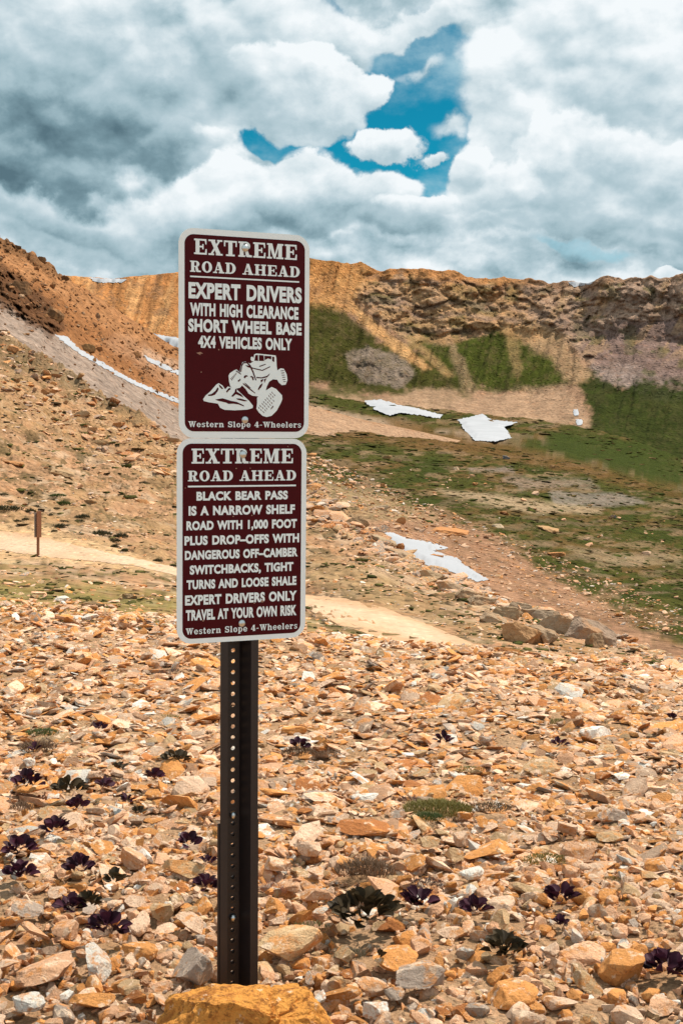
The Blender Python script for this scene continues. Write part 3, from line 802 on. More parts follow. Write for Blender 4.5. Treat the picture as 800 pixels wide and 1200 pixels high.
def chop(level, seed, planes=9, sq=(1, .75, .5), jit=.02, lo=.30, hi=.80):
    """an angular broken stone: a ball cut by random planes; returns verts scaled to length 1"""
    r = np.random.RandomState(seed); v, f = ICO[level]; v = v.copy()
    for _ in range(planes):
        nrm = r.normal(size=3); nrm /= np.linalg.norm(nrm); o = r.uniform(lo, hi)
        d = v @ nrm; v -= np.clip(d - o, 0, None)[:, None] * nrm
    for ax_ in (2, -2):                      # bedding planes
        o = r.uniform(.5, .75); s_ = 1 if ax_ > 0 else -1
        nrm = np.array([r.normal() * .12, r.normal() * .12, s_]); nrm /= np.linalg.norm(nrm)
        d = v @ nrm; v -= np.clip(d - o, 0, None)[:, None] * nrm
    if jit: v *= 1 + (fbm(v[:, 0] * 3 + seed, v[:, 1] * 3, v[:, 2] * 3, o=4, seed=seed, rough=.65) - .5)[:, None] * jit * 10
    v *= np.array(sq)
    return v / (v[:, 0].max() - v[:, 0].min()), f


PAL = {'cream': (.70, .475, .325), 'peach': (.66, .375, .22), 'orange': (.60, .265, .085), 'white': (.70, .64, .56),
       'grey': (.40, .31, .245), 'rust': (.40, .15, .05), 'tan': (.50, .33, .18)}
PALN = list(PAL); PALP = [.27, .30, .20, .06, .03, .05, .09]


def rubble(name, n, pos_fn, size_fn, level, nproto, seed, mat, flat=.5, tilt=.45, label=None, category=None, colmul=1.0, palp=PALP, smooth=False, palette=None, tone=(.72, 1.12)):
    r = np.random.RandomState(seed)
    protos = [chop(level, seed * 50 + i, sq=(1, r.uniform(.6, .95), r.uniform(.35, .7) * (flat * 2)), jit=.015 if level > 1 else .03)[0] for i in range(nproto)]
    f = ICO[level][1]; P, dd = pos_fn(r, n); L = size_fn(r, len(P), P)
    Vs, Fs, Cs = [], [], []; nv = len(protos[0])
    pal = np.array([PAL[k] for k in PALN]) if palette is None else np.array(palette)
    for i in range(len(P)):
        e = Euler((r.normal() * tilt, r.normal() * tilt, r.uniform(0, 6.283))).to_matrix(); M = np.array(e)
        v = protos[r.randint(nproto)] * L[i] @ M.T
        v[:, 2] += -v[:, 2].min() * .45
        Vs.append(v + P[i]); Fs.append(f + i * nv)
        c = pal[r.choice(len(pal), p=palp if palette is None else None)] * r.uniform(*tone) * colmul
        Cs.append(np.repeat(c[None], nv, 0))
    me = make_mesh(name, np.vstack(Vs), np.vstack(Fs), np.vstack(Cs), smooth=smooth)
    o = link(name, me, mat, kind='stuff')
    if label: o['label'] = label
    if category: o['category'] = category
    return o


def near_pos(d0, d1, m=.5):
    def fn(r, n):
        y = np.sqrt(r.uniform(d0 ** 2, d1 ** 2, n)); x = r.uniform(-1, 1, n) * (y * .27 + m)
        z = near_z(x, y) + (fbm(x * 1.3, y * 1.3, o=3, seed=2) - .5) * .10
        if d1 > 8:
            kp = r.uniform(size=len(y)) > (y - 7.2) / 2.2 * .75; x, y, z = x[kp], y[kp], z[kp]
        return clear_of_plants(np.c_[x, y, z]), y
    return fn


def lognorm(a, s, lo, hi):
    return lambda r, n, P: np.clip(np.exp(r.normal(math.log(a), s, n)), lo, hi)


STUFFLAB = 'broken orange and cream rubble covering the foreground between the larger stones'
rubble('rubble', 6000, near_pos(1.9, 4.1, .95), lognorm(.031, .42, .014, .075), 2, 18, 11, M_stoneA, flat=.46, tone=(.6, 1.15), label=STUFFLAB, category='rubble')
o1 = S.objects['rubble']
rubble('fine_rubble', 24000, near_pos(3.6, 8.9, .8), lambda r, n, P: np.clip(np.exp(r.normal(math.log(.040), .50, n)), .014, .15) * (1 + .0 * P[:, 1]), 1, 24, 12, M_stoneA, flat=.22, tilt=.24, colmul=1.0, tone=(.42, 1.15),
       label='smaller stones of the rubble slope further back, up to its edge', category='rubble')
rubble('gravel', 11500, near_pos(1.9, 5.2, .95), lognorm(.022, .30, .010, .04), 1, 14, 13, M_stoneA, flat=.6,
       label='small chips of gravel filling the gaps between foreground stones', category='gravel')

# 300 largest stones, each an object
LEV3 = [chop(4, 900 + i, planes=random.Random(i).choice((7, 9, 12)), sq=(1, random.Random(i).uniform(.6, .95), random.Random(i + 5).uniform(.34, .78)), jit=.022) for i in range(22)]
LEV3m = [make_mesh('stone', v, f, smooth=False) for v, f in LEV3]
FLATNESS = [(v[:, 2].max() - v[:, 2].min()) for v, f in LEV3]
for m_ in LEV3m: m_.materials.append(M_stoneO)
HR = random.Random(5)


def put_stone(px, py, wpx, colname, label, group=None, kind=None, rot=None, sink=.3, zs=1.0, name='stone', ys=1.0, jitter=.12, mesh=None):
    p = ground_at(px, py); L = wpx * p[1] / F * 1.0
    k = HR.randrange(len(LEV3m)) if kind is None else kind
    o = bpy.data.objects.new(name, mesh or LEV3m[k]); C.objects.link(o)
    o.rotation_euler = rot if rot is not None else (HR.gauss(0, .30), HR.gauss(0, .30), HR.uniform(0, 6.28))
    o.scale = (L, L * ys, L * zs)
    hh = L * zs * FLATNESS[k] * .5
    o.location = (p[0], p[1] + L * .3, p[2] + hh * (1 - sink))
    c = PAL[colname]; j = 1 + HR.uniform(-jitter, jitter); o.color = (c[0] * j, c[1] * j, c[2] * j, 1)
    o['label'] = label; o['category'] = 'stone'
    if group: o['group'] = group
    return o


# stones one can name (photograph position of the foot, width)
named = [
    (340, 1132, 84, 'tan', 'large smooth-topped tan boulder lying just right of the post foot', 1.0, .62),
    (228, 1158, 66, 'grey', 'grey lichen-covered stone left of the post foot', 1.0, .8),
    (115, 1142, 34, 'white', 'small bright white stone below the purple plants at the left', 1.0, .9),
    (160, 1128, 46, 'orange', 'orange blocky stone right of the purple plants at the left', 1.0, .8),
    (213, 1030, 56, 'tan', 'yellowish wedge-shaped stone left of the post between purple plants', 1.0, .6),
    (92, 1010, 34, 'orange', 'orange red-topped stone near the left edge under dark leaves', 1.0, .7),
    (42, 930, 44, 'orange', 'flat orange slab tilted at the left edge of the rubble', 1.0, .35),
    (143, 858, 18, 'white', 'small white stone alone among tan rubble at the left', 1.0, .9),
    (325, 936, 42, 'orange', 'flat orange stone just right of the post at mid height', .9, .35),
    (384, 946, 60, 'cream', 'long flat cream slab right of the post at mid height', .7, .3),
    (372, 1058, 44, 'peach', 'flat peach stone above the tan boulder by the post', .9, .45),
    (432, 940, 44, 'white', 'pale whitish flat stone left of the green moss patch', .9, .4),
    (425, 978, 70, 'rust', 'dark undercut slab with a deep shadow right of the post', .7, .25),
    (540, 960, 30, 'orange', 'rounded orange stone on the green moss patch', 1, .7),
    (540, 992, 26, 'cream', 'round pale stone under the green moss patch', 1, .8),
    (575, 1010, 62, 'orange', 'broad flat orange slab right of the green moss patch', .8, .3),
    (628, 1052, 52, 'tan', 'long tilted brown stone above the dark plant at the right', .7, .4),
    (694, 1136, 66, 'peach', 'big pale peach boulder in the bottom right corner area', 1, .6),
    (740, 1158, 60, 'orange', 'big orange block beside the peach boulder at bottom right', 1, .7),
    (590, 1112, 30, 'white', 'round white stone between the purple plants at the right', 1, .8),
    (460, 1142, 56, 'orange', 'orange block left of the small dark leaf at bottom centre', 1, .7),
    (500, 1166, 66, 'grey', 'broad grey-brown slab at the bottom centre', .8, .55),
    (435, 1172, 44, 'cream', 'cream stone right of the big orange rock at the bottom', 1, .7),
    (405, 1130, 30, 'tan', 'small tan stone between the boulder by the post and the round plant', 1, .8),
    (60, 1150, 52, 'peach', 'peach slab tilted in the bottom left rubble', 1, .5),
    (30, 1185, 44, 'white', 'whitish stone in the bottom left corner', 1, .6),
    (105, 1186, 60, 'orange', 'orange slab at the bottom edge left of the big rock', 1, .5),
    (155, 1170, 40, 'tan', 'tan stone above the bottom edge left of the big rock', 1, .7),
    (600, 1180, 60, 'orange', 'orange sharp-edged stone at the bottom edge right of centre', 1, .6),
    (560, 1196, 34, 'grey', 'small grey stone on the bottom edge right of centre', 1, .8),
    (660, 1188, 44, 'cream', 'cream stone at the bottom edge below the peach boulder', 1, .7),
    (780, 1192, 50, 'peach', 'peach stone in the bottom right corner', 1, .6),
    (722, 966, 40, 'grey', 'grey flat-topped block near the right side of the rubble', 1, .6),
    (700, 868, 40, 'white', 'pale jagged upright stone on the right of the rubble', 1, 1.0),
    (715, 985, 34, 'tan', 'tan flat slab under the grey block at the right', .9, .35),
    (755, 930, 56, 'cream', 'flat cream slab near the right edge with lichen', .8, .3),
    (340, 862, 36, 'orange', 'flat orange slab right of the post in the middle rubble', .8, .35),
    (390, 800, 40, 'orange', 'thin orange slab sticking up at the back edge of the rubble', .7, .3),
]
occupied = []
for i, (px, py, w, c, lab, ysc, zsc) in enumerate(named):
    put_stone(px, py, w * .98, c, lab, kind=i % 22, ys=ysc, zs=zsc * 1.5, rot=(HR.gauss(0, .10), HR.gauss(0, .10), HR.uniform(-.5, .5)), sink=.25)
    occupied.append((px, py - w * .25, w * .55))

CN = {'cream': 'pale cream', 'peach': 'peach-coloured', 'orange': 'orange-stained', 'white': 'whitish', 'grey': 'grey', 'rust': 'rusty brown', 'tan': 'tan'}
occupied += [(a, b - 6, w * .42) for a, b, w in PLANTS]
LANDMARKS = [(512, 952, 'the wide moss patch'), (428, 1020, 'the dry brown tuft'), (428, 1085, 'the large round rosette'), (340, 1112, 'the tan boulder by the post'), (295, 1185, 'the big orange rock'),
             (228, 1140, 'the grey lichened stone'), (213, 1018, 'the yellowish wedge stone'), (125, 1100, 'the biggest lower-left rosette'), (92, 1026, 'the upper purple clump at left'),
             (22, 1028, 'the purple leaves on the left edge'), (65, 982, 'the reddish purple plant'), (490, 1070, 'the brownish purple plant'), (557, 1078, 'the open-leaved purple plant'), (658, 1064, 'the mounded purple plant'),
             (590, 1130, 'the grey-purple rosette'), (780, 1150, 'the black-leaved plant at the right edge'), (740, 1146, 'the big orange block at right'), (694, 1122, 'the big peach boulder'), (755, 925, 'the lichened cream slab'),
             (700, 860, 'the upright pale stone'), (722, 956, 'the grey flat-topped block'), (140, 908, 'the small round dark plant'), (48, 868, 'the upper left moss'), (500, 1156, 'the grey-brown bottom slab'),
             (30, 1175, 'the whitish stone in the left corner'), (275, 985, 'the steel post'), (340, 858, 'the upper orange slab'), (600, 1176, 'the sharp-edged bottom stone'), (28, 928, 'the low dark red plant'), (115, 1136, 'the bright white stone'),
             (105, 1184, 'the bottom orange slab'), (640, 1005, 'the yellow-green moss streak'), (575, 1003, 'the broad orange slab'), (660, 1186, 'the bottom cream stone'), (745, 1056, 'the right-hand green moss'), (350, 930, 'the flat stones right of the post')]
used_labels = set()
RR = random.Random(77); cand = 0; made = 0
while made < 300 - len(named) and cand < 60000:
    cand += 1
    py = RR.triangular(905, 1225, 1190) if RR.random() < .8 else RR.uniform(800, 960)
    px = RR.uniform(-15, 815); d = float(ground_at(px, py)[1])
    Lw = min(max(RR.lognormvariate(math.log(.060), .30), .044), .12); w = Lw * F / d
    if py < 1000: Lw = min(Lw, .075); w = Lw * F / d
    if w < 16: continue
    ok = all(math.hypot(px - a, (py - w * .2 - b) * 1.5) > (w * .5 + r) * .84 for a, b, r in occupied)
    if not ok or (245 < px < 312 and py > 1120): continue
    occupied.append((px, py - w * .2, w * .5)); k = RR.randrange(22)
    c = RR.choices(PALN, PALP)[0]
    flat = FLATNESS[k] < .42
    size = 'large' if Lw > .078 else ('mid-sized' if Lw > .058 else 'small')
    lx, ly, lm = min(LANDMARKS, key=lambda q: math.hypot(q[0] - px, (q[1] - py) * 1.3)); dx, dy = px - lx, (py - w * .2 - ly) * 1.3
    where = ('right of' if dx > 0 else 'left of') if abs(dx) > abs(dy) else ('below' if dy > 0 else 'above')
    for pre in ('%s ' % where, 'further %s ' % where, 'close %s ' % where, 'up and %s ' % where, 'down and %s ' % where):
        lab = '%s %s %s stone %s%s' % (size, CN[c], 'flat' if flat else 'blocky', pre, lm)
        if lab not in used_labels: break
    used_labels.add(lab)
    put_stone(px, py, w, c, lab, group='loose stones of the foreground rubble', kind=k, zs=RR.uniform(.85, 1.25) * (.62 if py < 1000 else .85), ys=RR.uniform(.8, 1.15))
    made += 1

# the big orange rock at the foot of the post
def big_rock():
    v, f = ICO[6]; v = v.copy(); r = np.random.RandomState(4)
    for nrm, o in (((0, .1, 1), .50), ((-.15, -1, .35), .62), ((.6, -.8, .3), .74), ((-.8, -.3, .5), .72), ((.9, .1, .55), .78), ((.25, -.2, 1), .56), ((-.35, .1, 1), .60),
                   ((0, 1, .2), .6), ((-1, 0, 0), .93), ((1, -.1, -.1), .95), ((-.5, -.9, -.1), .7)):
        nrm = np.array(nrm, float); nrm /= np.linalg.norm(nrm); d = v @ nrm; v -= np.clip(d - o, 0, None)[:, None] * nrm
    v *= 1 + ((fbm(v[:, 0] * 2.6, v[:, 1] * 2.6, v[:, 2] * 2.6, o=7, seed=7, rough=.62) - .5) * .36)[:, None]
    crack = np.abs(v[:, 0] - .16 - .12 * v[:, 2] + (fbm(v[:, 2] * 6, v[:, 1] * 6, o=3, seed=9) - .5) * .12)
    v *= 1 - .09 * np.exp(-(crack / .016) ** 2)[:, None]
    ledge = np.abs(v[:, 2] - .30 - .25 * v[:, 0] + (fbm(v[:, 0] * 5, v[:, 1] * 5, o=3, seed=19) - .5) * .1)
    v *= 1 - .09 * (np.exp(-(ledge / .02) ** 2) * (v[:, 0] > .1))[:, None]
    return v * np.array((.205, .13, .19)), f
v, f = big_rock()
o = link('boulder', make_mesh('boulder', v, f, smooth=False), M_stoneB)
o.location = (-.198, 2.665, .012); o.rotation_euler = (0, .03, .06); o.color = (.58, .25, .055, 1)
o['label'] = 'big rust-orange rock with a crack, in front of the post foot'; o['category'] = 'boulder'

# ------------------------------------------------------------------ stones and boulders further off
ROADX = [-60, 0, 45, 100, 160, 210, 300, 362, 400, 440, 480, 520, 560, 620, 700, 760]
ROADT = [622, 622, 628, 642, 655, 666, 685, 698, 701, 709, 723, 741, 756, 774, 790, 800]
ROADB = [640, 644, 652, 657, 664, 676, 700, 714, 734, 746, 755, 763, 776, 787, 800, 803]


def on_road(px, py): return np.interp(px, ROADX, ROADT) - 2 < py < np.interp(px, ROADX, ROADB) + 2


def sheet_points(s, n, rng_, k0, k1, px0, px1, dens=None):
    r = rng_; out = []
    c0, c1 = np.searchsorted(s.cols, px0), np.searchsorted(s.cols, px1)
    while len(out) < n:
        i = r.randint(s.rowidx(k0), s.rowidx(k1)); c = r.randint(c0, c1)
        if dens is not None and r.uniform() > dens(s.cols[c], s.PY[i, c], s.K[i, c]): continue
        t, u = r.uniform(size=2); V = s.V
        out.append((V[i, c] * (1 - t) + V[i + 1, c] * t) * (1 - u) + (V[i, c + 1] * (1 - t) + V[i + 1, c + 1] * t) * u)
    return np.array(out)


def hill_dens(px, py, K):
    w = 1.0 if py > 500 else .8
    if on_road(px, py): w *= .02
    if K > 4.2: w *= 1.6
    if K < 2.6: w *= .45
    return w * .6


r_ = np.random.RandomState(33)
ep = sheet_points(HS, 4200, r_, .75, 1.75, -60, 860, lambda px, py, K: max(.02, 1.1 - (K - .75) * 2.2) * (0.02 if on_road(px, py) else 1))
rubble('edge_stones', len(ep), lambda r, n: (ep, None), lambda r, n, P: np.clip(np.exp(r.normal(math.log(7), .45, n)), 2.5, 20) * P[:, 1] / F, 1, 20, 18, M_stoneA,
       flat=.32, tilt=.22, label='flat stones thinning out from the rubble into the mossy slope', category='scattered stones')
TURF = [(.11, .10, .03), (.075, .07, .022), (.14, .12, .04), (.09, .06, .03), (.055, .06, .018)]
tp = sheet_points(HS, 3600, r_, .8, 4.9, -60, 860, lambda px, py, K: (1.0 if K < 2 else .28) * (0.0 if on_road(px, py) else 1))
rubble('turf_clumps', len(tp), lambda r, n: (tp, None), lambda r, n, P: np.clip(np.exp(r.normal(math.log(5.5), .5, n)), 2, 18) * P[:, 1] / F, 1, 10, 19, M_hill,
       flat=.22, tilt=.10, label='low olive moss and turf clumps dotted over the hillside', category='turf', palette=TURF, smooth=True)
VT = [(.070, .070, .016), (.056, .066, .014), (.10, .075, .026), (.050, .056, .013), (.15, .10, .045)]
vt = sheet_points(VS, 4200, r_, 1.6, 7.0, 340, 860, lambda px, py, K: 1.0)
rubble('meadow_clumps', len(vt), lambda r, n: (vt, None), lambda r, n, P: np.clip(np.exp(r.normal(math.log(6), .5, n)), 2.2, 18) * P[:, 1] / F, 1, 10, 20, M_valley,
       flat=.10, tilt=.05, label='low grass and heath clumps covering the valley meadow', category='turf', palette=VT, smooth=True)
mp_ = sheet_points(MS, 1700, r_, .7, 2.98, -60, 300, lambda px, py, K: 1.0 if K > 2.0 else .12)
rubble('talus_stones', len(mp_), lambda r, n: (mp_, None), lambda r, n, P: np.clip(np.exp(r.normal(math.log(2.6), .5, n)), 1.2, 9) * P[:, 1] / F, 1, 16, 21, M_hill,
       flat=.5, tilt=.4, label='brown rocks strewn down the steep talus mountain on the left', category='talus rocks', palette=[(.28, .135, .06), (.36, .18, .085), (.22, .11, .055), (.32, .20, .12)])
hp = sheet_points(HS, 7000, r_, 1.0, 4.98, -60, 860, hill_dens)
HILLPAL = [.22, .28, .12, .05, .13, .08, .12]
rubble('scattered_stones', len(hp), lambda r, n: (hp, None), lambda r, n, P: np.clip(np.exp(r.normal(math.log(3.4), .45, n)), 1.6, 11) * P[:, 1] / F, 1, 20, 14, M_stoneA,
       flat=.33, tilt=.16, label='small scattered stones over the hillside beside the dirt road', category='scattered stones', colmul=.85, palp=HILLPAL)
rp = sheet_points(HS, 1700, r_, 4.45, 4.99, 350, 860)
rubble('ridge_stones', len(rp), lambda r, n: (rp, None), lambda r, n, P: np.clip(np.exp(r.normal(math.log(9.5), .5, n)), 3, 28) * P[:, 1] / F, 2, 16, 15, M_stoneA,
       flat=.40, tilt=.22, label='broken ledge stones along the near ridge', category='ledge stones', colmul=.66, palp=[.15, .2, .08, .03, .30, .08, .16])
lp = sheet_points(HS, 500, r_, 4.3, 4.99, -60, 215)
rubble('brow_stones', len(lp), lambda r, n: (lp, None), lambda r, n, P: np.clip(np.exp(r.normal(math.log(7), .45, n)), 3, 20) * P[:, 1] / F, 2, 12, 16, M_stoneA,
       flat=.38, tilt=.22, label='dark broken stones along the brow of the left hillside', category='brow stones', colmul=.62, palp=[.08, .2, .16, .0, .30, .12, .14])
vp = sheet_points(VS, 3000, r_, 1.0, 3.2, 340, 860, lambda px, py, K: 1.0 if py > 600 + (px - 500) * .42 - 10 else .035)
rubble('valley_stones', len(vp), lambda r, n: (vp, None), lambda r, n, P: np.clip(np.exp(r.normal(math.log(3), .5, n)), 1.2, 12) * P[:, 1] / F, 1, 16, 17, M_stoneA,
       flat=.4, tilt=.2, label='pinkish stones strewn over the valley floor behind the ridge', category='valley stones', colmul=.62, palp=[.2, .36, .14, .08, .06, .08, .08])

LEV3f = [chop(4, 1300 + i, planes=12, sq=(1, .8, .62), jit=.045) for i in range(8)]
LEV3fm = [make_mesh('boulder', v, f, smooth=False) for v, f in LEV3f]
for m_ in LEV3fm: m_.materials.append(M_far)


def put_boulder(sheet, px, py, w, h, col, label, group=None, rot=0.0, kind=0, sink=.25, dadd=0.0):
    p = on_sheet(sheet, px, py)[0]; me = LEV3fm[kind % 8]; L = w * p[1] / F; H = h * p[1] / F
    o = bpy.data.objects.new('boulder', me); C.objects.link(o)
    zz = np.ptp([v.co.z for v in me.vertices]); yy = np.ptp([v.co.y for v in me.vertices])
    o.scale = (L, L * .8, H / zz * 1.15)
    o.rotation_euler = (0, rot, HR.uniform(-.4, .4))
    o.location = (p[0], p[1] + dadd, p[2] + H * (.5 - sink)); o.color = (*col, 1)
    o['label'] = label; o['category'] = 'boulder'
    if group: o['group'] = group
    return o


TANB = (.42, .24, .12); GRYB = (.36, .25, .16)
bl = [
    (609, 752, 48, 27, TANB, 'large tan boulder lying below the rocky ridge at the right', .35),
    (637, 752, 34, 24, GRYB, 'brown block between the large tan boulder and the dark ridge rocks', .3),
    (655, 742, 46, 28, GRYB, 'dark-shadowed ridge rock left of the rounded end rock', .2),
    (684, 750, 56, 34, (.30, .21, .15), 'rounded grey-brown rock forming the right end of the rocky ridge', .25),
    (700, 757, 26, 20, (.26, .17, .10), 'small dark rock at the foot of the ridge end', .3),
    (628, 726, 44, 20, GRYB, 'flat layered ridge rock above the large tan boulder', .25),
    (590, 722, 36, 16, (.36, .25, .15), 'pale flat ridge rock above and left of the tan boulder', .1),
    (560, 708, 34, 15, GRYB, 'low ledge rock on the ridge under the melting snow strip', .25),
    (528, 694, 36, 15, GRYB, 'low ledge rock left of the end of the melting snow strip', .3),
    (472, 656, 30, 14, GRYB, 'angular ledge rock at the upper left of the near ridge', .3),
    (420, 616, 26, 12, (.32, .21, .12), 'topmost ledge rock of the near ridge beside the lower sign', .3),
    (574, 728, 30, 14, (.40, .28, .18), 'tan ledge block between the ridge and the large tan boulder', .3),
    (646, 730, 38, 18, (.34, .25, .17), 'grey ledge block behind the dark-shadowed ridge rock', .25),
    (669, 738, 34, 22, (.38, .27, .18), 'tan ledge block just left of the rounded end rock', .2),
    (606, 716, 34, 15, (.37, .27, .18), 'pale ledge block in the middle of the ridge', .3),
    (545, 700, 30, 14, (.38, .26, .16), 'brown ledge block right of the melting snow strip end', .3),
    (505, 680, 30, 14, (.40, .28, .17), 'tan ledge block on the ridge under the snow strip', .35),
    (452, 640, 30, 13, (.38, .27, .17), 'tan ledge block on the upper ridge near the sign', .35),
    (601, 764, 32, 5, (.42, .19, .07), 'thin rusty slab lying flat below the large tan boulder', .25),
    (567, 770, 18, 7, (.50, .25, .09), 'small orange slab at the edge of the dirt track', .1),
    (705, 786, 20, 9, (.38, .17, .06), 'small rusty rock on the slope under the ridge end', .2),
    (722, 800, 18, 9, (.34, .15, .055), 'small dark rusty rock at the right end of the rubble edge', .2)]
for i, (px, py, w, h, c, lab, rt) in enumerate(bl):
    put_boulder(HS, px, min(py, 795), w * 1.12, h * 1.1, c, lab, None, rt, i, sink=.38)
vb = [(591, 538, 10, 6, 'tan stone on the turf just right of the dark mound below the wide snow patch'), (535, 551, 8, 5, 'small pale stone on the meadow under the wide snow patch'),
      (452, 538, 12, 5, 'tan flat stone on the meadow right of the upper sign'), (465, 541, 10, 5, 'second tan stone on the meadow right of the upper sign'),
      (447, 571, 8, 6, 'round orange stone on the meadow beside the lower sign heading'), (647, 548, 7, 4, 'tiny tan stone on the brown crest of the meadow'),
      (557, 569, 7, 5, 'small orange stone in the middle of the meadow'), (470, 614, 13, 10, 'orange blocky boulder at the left edge of the valley'),
      (522, 624, 46, 7, 'long low orange slab where the turf starts in the valley'), (585, 618, 16, 5, 'pale flat stone on the meadow above the pink rubble'),
      (650, 652, 24, 7, 'flat orange boulder on the turf right of the pink rubble'), (717, 607, 9, 5, 'small dark boulder standing on the light gravel flat'),
      (507, 655, 22, 8, 'orange rock lying on the melting snow strip'), (492, 663, 11, 7, 'small brown rock on the lower side of the snow strip'),
      (645, 624, 28, 8, 'tan sloping slab on the meadow in the centre of the valley'), (447, 597, 28, 6, 'pale flat slab near the left end of the valley turf')]
for i, (px, py, w, h, lab) in enumerate(vb):
    c = (.10, .10, .10) if 'dark' in lab else (.40, .24, .12) if 'pale' not in lab else (.48, .36, .24)
    if 'orange' in lab: c = (.48, .22, .09)
    put_boulder(VS, px, py, w, h, c, lab, None, HR.uniform(-.1, .2), i + 3, sink=.3)
# scattered boulders on the left hillside
hb = [(57, 462, 18, 9), (20, 447, 12, 8), (98, 488, 22, 9), (14, 410, 14, 8), (160, 498, 20, 8), (200, 518, 26, 9), (185, 536, 22, 6), (105, 712, 34, 10), (152, 702, 20, 8), (20, 545, 26, 6), (120, 520, 20, 6), (70, 555, 30, 7), (170, 590, 18, 6), (104, 590, 16, 7)]
places = ['below the left skyline', 'near the left edge', 'under the grey scree', 'high at the left edge', 'beside the upper sign bottom', 'touching the gap between the signs', 'below the sign gap',
          'on the turf below the track', 'on the turf right of the split rock', 'mid-slope at the left edge', 'mid-slope', 'above the dark cushions', 'left of the lower sign heading', 'right of the dark cushions']
for i, (px, py, w, h) in enumerate(hb):
    put_boulder(HS, px, py, w, h, [(.40, .19, .08), (.30, .19, .10), (.38, .25, .14)][i % 3], '%s hillside boulder %s' % (['rusty', 'brown', 'tan'][i % 3], places[i]), 'boulders on the left hillside', HR.uniform(0, .3), i, sink=.35)
# rocks standing out of the talus mountain
mb = [(104, 412, 20, 12, 'brown block sticking out above the snow streak'), (62, 372, 22, 16, 'dark brown crag block at the foot of the left crag'), (28, 345, 26, 20, 'dark crag block in the middle of the left crag'),
      (75, 328, 10, 7, 'small rock at the lower end of the left skyline crags'), (48, 306, 12, 8, 'skyline rock on the left mountain'), (20, 292, 10, 7, 'upper skyline rock at the left edge')]
for i, (px, py, w, h, lab) in enumerate(mb):
    put_boulder(MS, px, py, w, h, (.15, .08, .04) if i else (.28, .16, .07), lab, None, .35, i + 2, sink=.35)


# ------------------------------------------------------------------ the sign on its steel post
M_white = plain('white_sign_sheet', (.88, .97, 1.0), .38, spec=.5, nscale=30, namt=.05, bump=.04, bdist=.0005)
M_maroon = plain('maroon_sign_print', (.066, .0035, .006), .5, spec=.12, nscale=55, namt=.18, bump=.05, bdist=.0004)
M_print = plain('white_lettering', (.86, .97, 1.0), .5, nscale=60, namt=.05)
M_steel = plain('dark_brown_paint', (.024, .018, .018), .42, spec=.5, nscale=40, namt=.25, bump=.15, bdist=.0006)
M_bolt = plain('galvanised_bolt', (.62, .64, .63), .32, metal=1.0, nscale=160, namt=.2, bump=.3, bdist=.0005)
M_scuff = plain('sign_scuff', (.35, .20, .14), .7)

org = Vector((-.218, 2.869, 1.310)); LZ = 1.30
RM = Matrix.Rotation(math.radians(22.82), 3, 'Z') @ Matrix.Rotation(math.radians(1.25), 3, 'Y') @ Matrix.Rotation(math.radians(-1.74), 3, 'X')
root = thing('warning_sign', 'two maroon road warning signs bolted one above the other on a dark steel channel post', 'sign')
root.matrix_world = Matrix.Translation(org - RM @ Vector((0, 0, LZ))) @ RM.to_4x4()
SW, SH = .3048, .4572


def homog(src, dst):
    A = []
    for (x, y), (u, v) in zip(src, dst):
        A.append([x, y, 1, 0, 0, 0, -u * x, -u * y, -u]); A.append([0, 0, 0, x, y, 1, -v * x, -v * y, -v])
    H = np.linalg.svd(np.array(A, float))[2][-1].reshape(3, 3)
    return lambda x, y: (lambda q: (q[0] / q[2], q[1] / q[2]))(H @ np.array([x, y, 1.0]))


DST = [(-SW / 2, SH / 2), (SW / 2, SH / 2), (-SW / 2, -SH / 2), (SW / 2, -SH / 2)]
HU = homog([(209.9, 268), (362.3, 276.4), (209, 512.3), (362, 512.4)], DST)
HL = homog([(208.4, 512.8), (359.2, 512.8), (207.4, 757.3), (358, 746.9)], DST)
ZU = lambda x, y: HU(190 + x * 190 / 800, 260 + y * 190 / 800)      # from an enlarged view of the upper sign
ZL = lambda x, y: HL(190 + x * 190 / 800, 500 + y * 190 / 800)


def rrect(w, h, r, n=8):
    p = []
    for cx, cz, a0 in ((w / 2 - r, h / 2 - r, 0), (-w / 2 + r, h / 2 - r, 90), (-w / 2 + r, -h / 2 + r, 180), (w / 2 - r, -h / 2 + r, 270)):
        for k in range(n + 1):
            a = math.radians(a0 + 90 * k / n); p.append((cx + r * math.cos(a), cz + r * math.sin(a)))
    return p


def plate(name, poly, y0, y1, mat, parent, cz=0):
    """flat plate with the outline poly (x, z) between depths y0 (front) and y1"""
    bm = bmesh.new()
    a = [bm.verts.new((x, y0, z + cz)) for x, z in poly]; b = [bm.verts.new((x, y1, z + cz)) for x, z in poly]
    bm.faces.new(a); bm.faces.new(b[::-1]); n = len(a)
    for i in range(n): bm.faces.new((a[i], b[i], b[(i + 1) % n], a[(i + 1) % n]))
    bmesh.ops.recalc_face_normals(bm, faces=bm.faces)
    me = bpy.data.meshes.new(name); bm.to_mesh(me); bm.free()
    return link(name, me, mat, parent)


def text_tris(s, bold=.022, sp=1.0, wsp=1.0):
    cu = bpy.data.curves.new('t', 'FONT'); cu.body = s; cu.size = 1; cu.offset = bold; cu.space_character = sp; cu.space_word = wsp; cu.resolution_u = 5
    ob = bpy.data.objects.new('t', cu); C.objects.link(ob)
    dg = bpy.context.evaluated_depsgraph_get(); me = bpy.data.meshes.new_from_object(ob.evaluated_get(dg))
    V = np.array([v.co[:2] for v in me.vertices]); me.calc_loop_triangles()
    Fc = np.array([t.vertices[:] for t in me.loop_triangles])
    bpy.data.objects.remove(ob); bpy.data.curves.remove(cu); bpy.data.meshes.remove(me)
    return [(V, Fc, 0.0)]


